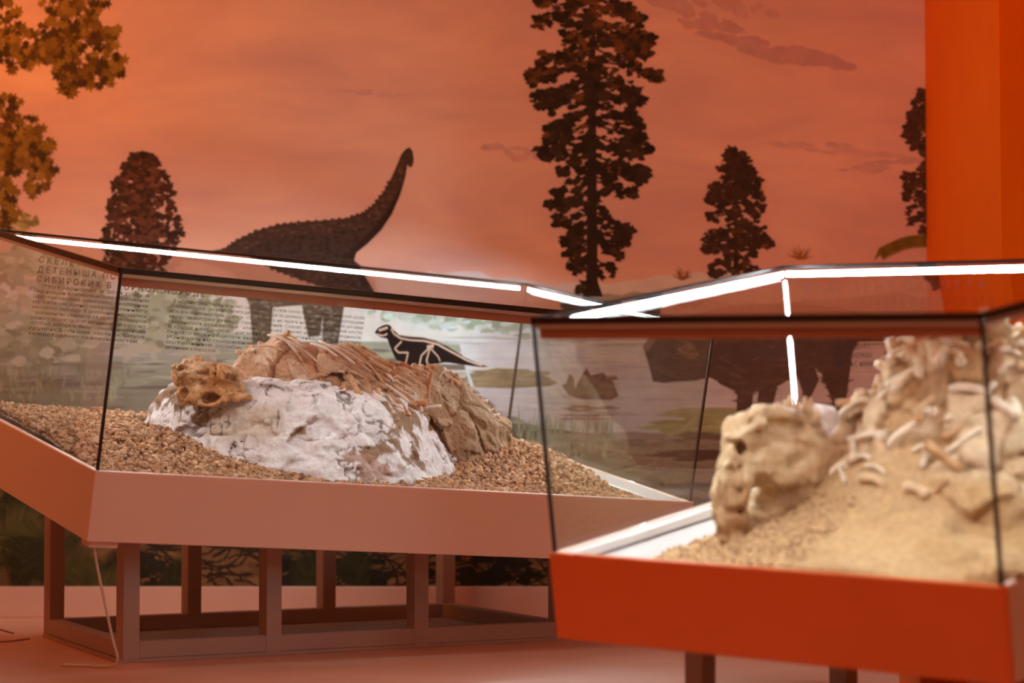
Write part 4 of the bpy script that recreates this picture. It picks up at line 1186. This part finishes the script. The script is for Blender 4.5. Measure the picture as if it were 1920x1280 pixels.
def mound_base(X, Y, Z):
    b, h = mound_h(X[:, :, 0], Y[:, :, 0])
    sd = poly_sd(X[:, :, 0], Y[:, :, 0], inner)[:, :, None]
    f = (Z - np.minimum(h, 1.02)[:, :, None]) * .62
    f = np.maximum(f, sd)
    return np.maximum(f, (b[:, :, None] - .012) - Z)
def up_mask(P):
    return sstep(.60, .70, P[:, 2] + .08 * vnoise(P * 6, 7) + .40 * (P[:, 0] - 1.0))
def mound_detail(P):
    u = up_mask(P)
    f1, f2, idv = worley(P + .03 * np.stack([vnoise(P * 9, 70), vnoise(P * 9, 71), vnoise(P * 9, 72)], 1), 11, 24)
    g1, g2, idg = worley(P * np.array([1, 1, .7]), 19, 54)
    rough = -.05 * (idv - .5) + .022 * (1 - sstep(0, .18, f2 - f1)) + .034 * ridged(P, 9, 4, .6, 15) - .02 * (idg - .5) + .012
    f1b, f2b, idb = worley(P * np.array([1, 1, 1.6]), 6, 44)
    lumps = -.05 * (idb - .5) + .035 * ridged(P, 7, 4, .55, 19)
    sand = .004 * fbm(P, 25, 3, .5, 4)
    return u * rough + (1 - u) * (sand + lumps * sstep(.92, 1.08, P[:, 0] + .08 * vnoise(P * 5, 33)))
V, Qd = surface_nets(mound_base, mound_detail, (.05, 5.2, .28), (1.86, 7.02, 1.06), .0105, .09)
n1 = fbm(V, 7, 4, .5, 241); n2 = fbm(V, 20, 4, .55, 251)
f1, f2, idv = worley(V + .03 * np.stack([vnoise(V * 9, 70), vnoise(V * 9, 71), vnoise(V * 9, 72)], 1), 11, 24)
u = up_mask(V)
sandc = np.array((.52, .34, .17)); bonec = np.array((.66, .51, .33)); dk = np.array((.27, .15, .065))
col = mix(np.tile(sandc, (len(V), 1)), np.array((.42, .25, .11)), sstep(.05, .45, n1) * .7)
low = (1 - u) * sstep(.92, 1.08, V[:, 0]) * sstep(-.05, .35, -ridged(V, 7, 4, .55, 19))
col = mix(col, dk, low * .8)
col = mix(col, bonec, u * sstep(.25, .6, idv))
col = mix(col, dk, (1 - sstep(0, .20, f2 - f1)) * u * .8 + sstep(.2, .5, n2) * .35)
col = col * (1 + .15 * n2[:, None])
mound = thing('fossil_mound', (1.1, 6.1, .45), 'sandy mound crusted with pale bones and an upright skull in the foreground case', 'fossil')
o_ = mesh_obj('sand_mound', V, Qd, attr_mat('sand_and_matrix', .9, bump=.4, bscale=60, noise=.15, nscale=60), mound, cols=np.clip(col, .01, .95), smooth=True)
o_['label'] = 'sandy yellow-brown slope with lumpy matrix'
from mathutils.bvhtree import BVHTree
bv = BVHTree.FromPolygons([tuple(p) for p in V], [tuple(q) for q in Qd])
MB = [mat('mound_bone_tan', (.66, .47, .28), .7, noise=.2, nscale=40), mat('mound_bone_pale', (.80, .68, .50), .7, noise=.15, nscale=40), mat('mound_bone_rust', (.55, .33, .16), .7, noise=.2, nscale=40)]
rb = random.Random(11)
made = 0
while made < 260:
    x, y = rb.uniform(.80, 1.66), rb.uniform(5.62, 6.3)
    hit = bv.ray_cast(Vector((x, y, 1.5)), Vector((0, 0, -1)))
    if hit[0] is None: continue
    p, nrm = hit[0], hit[1]
    if p.z < .63 + rb.uniform(-.10, .06) - .22 * max(0, x - 1.05): continue
    made += 1
    tdir = Vector((rb.uniform(-1, 1), rb.uniform(-1, 1), rb.uniform(-.8, .8))); tdir = (tdir - nrm * tdir.dot(nrm) * .8).normalized()
    L = rb.uniform(.035, .12); r = rb.uniform(.007, .017)
    bone(p - tdir * L * .5 + nrm * r * .3, p + tdir * L * .5 + nrm * r * .3, r, rb.choice([MB[0], MB[1], MB[1], MB[2]]), mound, rb.uniform(0, .012), 'bone', rb.uniform(1.1, 1.5))

# upright skull leaning on the mound
s0 = np.array((.60, 6.06, .44))
def sk2_base(X, Y, Z):
    x, y, z = X - s0[0], Y - s0[1], Z - s0[2]
    cp = lambda p, q, r0, r1: capsule_sd(x, y, z, p, q, r0, r1)
    f = cp((-.038, -.01, .01), (-.052, 0, .14), .040, .044)
    f = smin(f, cp((-.05, 0, .10), (-.02, 0, .28), .042, .052), .02)
    f = smin(f, cp((.02, .03, .21), (.13, .06, .27), .055, .07), .04)
    f = smin(f, cp((.02, .02, .31), (.19, .06, .31), .042, .048), .03)
    f = smin(f, cp((.02, -.04, .338), (.095, -.03, .335), .021, .019), .01)
    f = smin(f, cp((-.055, -.04, .275), (.03, -.055, .305), .011, .016), .008)
    f = smin(f, cp((.15, .08, .19), (.21, .08, .26), .075, .06), .04)
    f = smin(f, cp((.04, .10, .06), (.13, .11, .16), .06, .07), .04)
    f = smin(f, cp((.20, .02, .33), (.225, .03, .27), .022, .018), .012)
    f = smin(f, cp((.03, -.02, .20), (.085, .0, .17), .022, .026), .02)
    for k in range(4):
        xx = -.085 + k * .021
        f = smin(f, cp((xx + .012, -.04, .02 + .008 * k), (xx, -.05, .20), .009, .010), .006)
    for (c, r) in (((-.028, -.06, .245), (.015, .06, .022)), ((.03, -.06, .24), (.03, .07, .018)), ((.04, -.03, .10), (.05, .10, .05)), ((.115, -.04, .30), (.03, .06, .014)), ((.175, -.03, .285), (.018, .06, .026)), ((-.03, -.06, .12), (.006, .05, .06)), ((.12, -.05, .215), (.04, .05, .02))):
        f = smax(f, -ell_sd(x, y, z, c, r), .01)
    return f
def sk2_detail(P): return -.006 + .015 * ridged(P, 18, 4, .55, 65) + .005 * fbm(P, 50, 2, .5, 9)
V, Qd = surface_nets(sk2_base, sk2_detail, s0 + (-.16, -.15, -.09), s0 + (.36, .24, .46), .006, .05)
n1 = fbm(V, 14, 4, .5, 341)
col = mix(np.tile(np.array((.50, .34, .18)), (len(V), 1)), np.array((.68, .53, .33)), sstep(-.1, .4, n1))
col = mix(col, np.array((.30, .15, .06)), sstep(.05, .45, -n1) * .8)
wz = V - s0
wh = (1 - sstep(.8, 1.1, np.sqrt(((wz[:, 0] - .13) / .06) ** 2 + ((wz[:, 2] - .365) / .035) ** 2) + .2 * n1)) + (1 - sstep(.8, 1.1, np.sqrt(((wz[:, 0] - .205) / .03) ** 2 + ((wz[:, 2] - .33) / .05) ** 2) + .2 * n1))
col = mix(col, np.array((.86, .83, .80)), wh)
o_ = mesh_obj('skull', V, Qd, attr_mat('mound_skull', .7, bump=.3, bscale=100, noise=.12, nscale=80), mound, cols=np.clip(col, .01, 1), smooth=True)
o_['label'] = 'weathered upright skull with deep eye sockets and a white patch'
for (dx, dz) in ((.085, .355), (.10, .37), (.115, .36), (.135, .365), (.15, .36), (.07, .35)):
    v, f = tube([s0 + (dx, .0, dz - .03), s0 + (dx + .004, -.005, dz), s0 + (dx + .002, -.008, dz + .012)], [.008, .007, .003], 8)
    mesh_obj('bone_splinter', v, f, MB[0], mound, smooth=True)

# gravel at the toe of the mound
SV, SF, SC = [], [], []
for k in range(1500):
    a, b = rng.uniform(.20, .75), rng.uniform(.035, .5)
    x, y, _ = TR(a, b, 0)
    hit = bv.ray_cast(Vector((x, y, 1.5)), Vector((0, 0, -1)))
    if hit[0] is None or hit[0].z > tray_zr(x, y) + .12: continue
    if a < .26 + .1 * rng.random() and b < .5: 
        if rng.random() < .6: continue
    s = rng.uniform(.005, .010)
    base = 12 * len(SV); SV.append(stone_shape(rng, s) + np.array(hit[0]) + (0, 0, s * .2)); SF.append(ICOF + base)
    SC.append(np.tile(np.array((.56, .38, .20)) * rng.uniform(.75, 1.15), (12, 1)))
tag(mesh_obj('gravel', np.concatenate(SV), np.concatenate(SF), M_stone, cols=np.concatenate(SC)), 'fine tan grit at the foot of the sandy mound', 'gravel', kind='stuff')
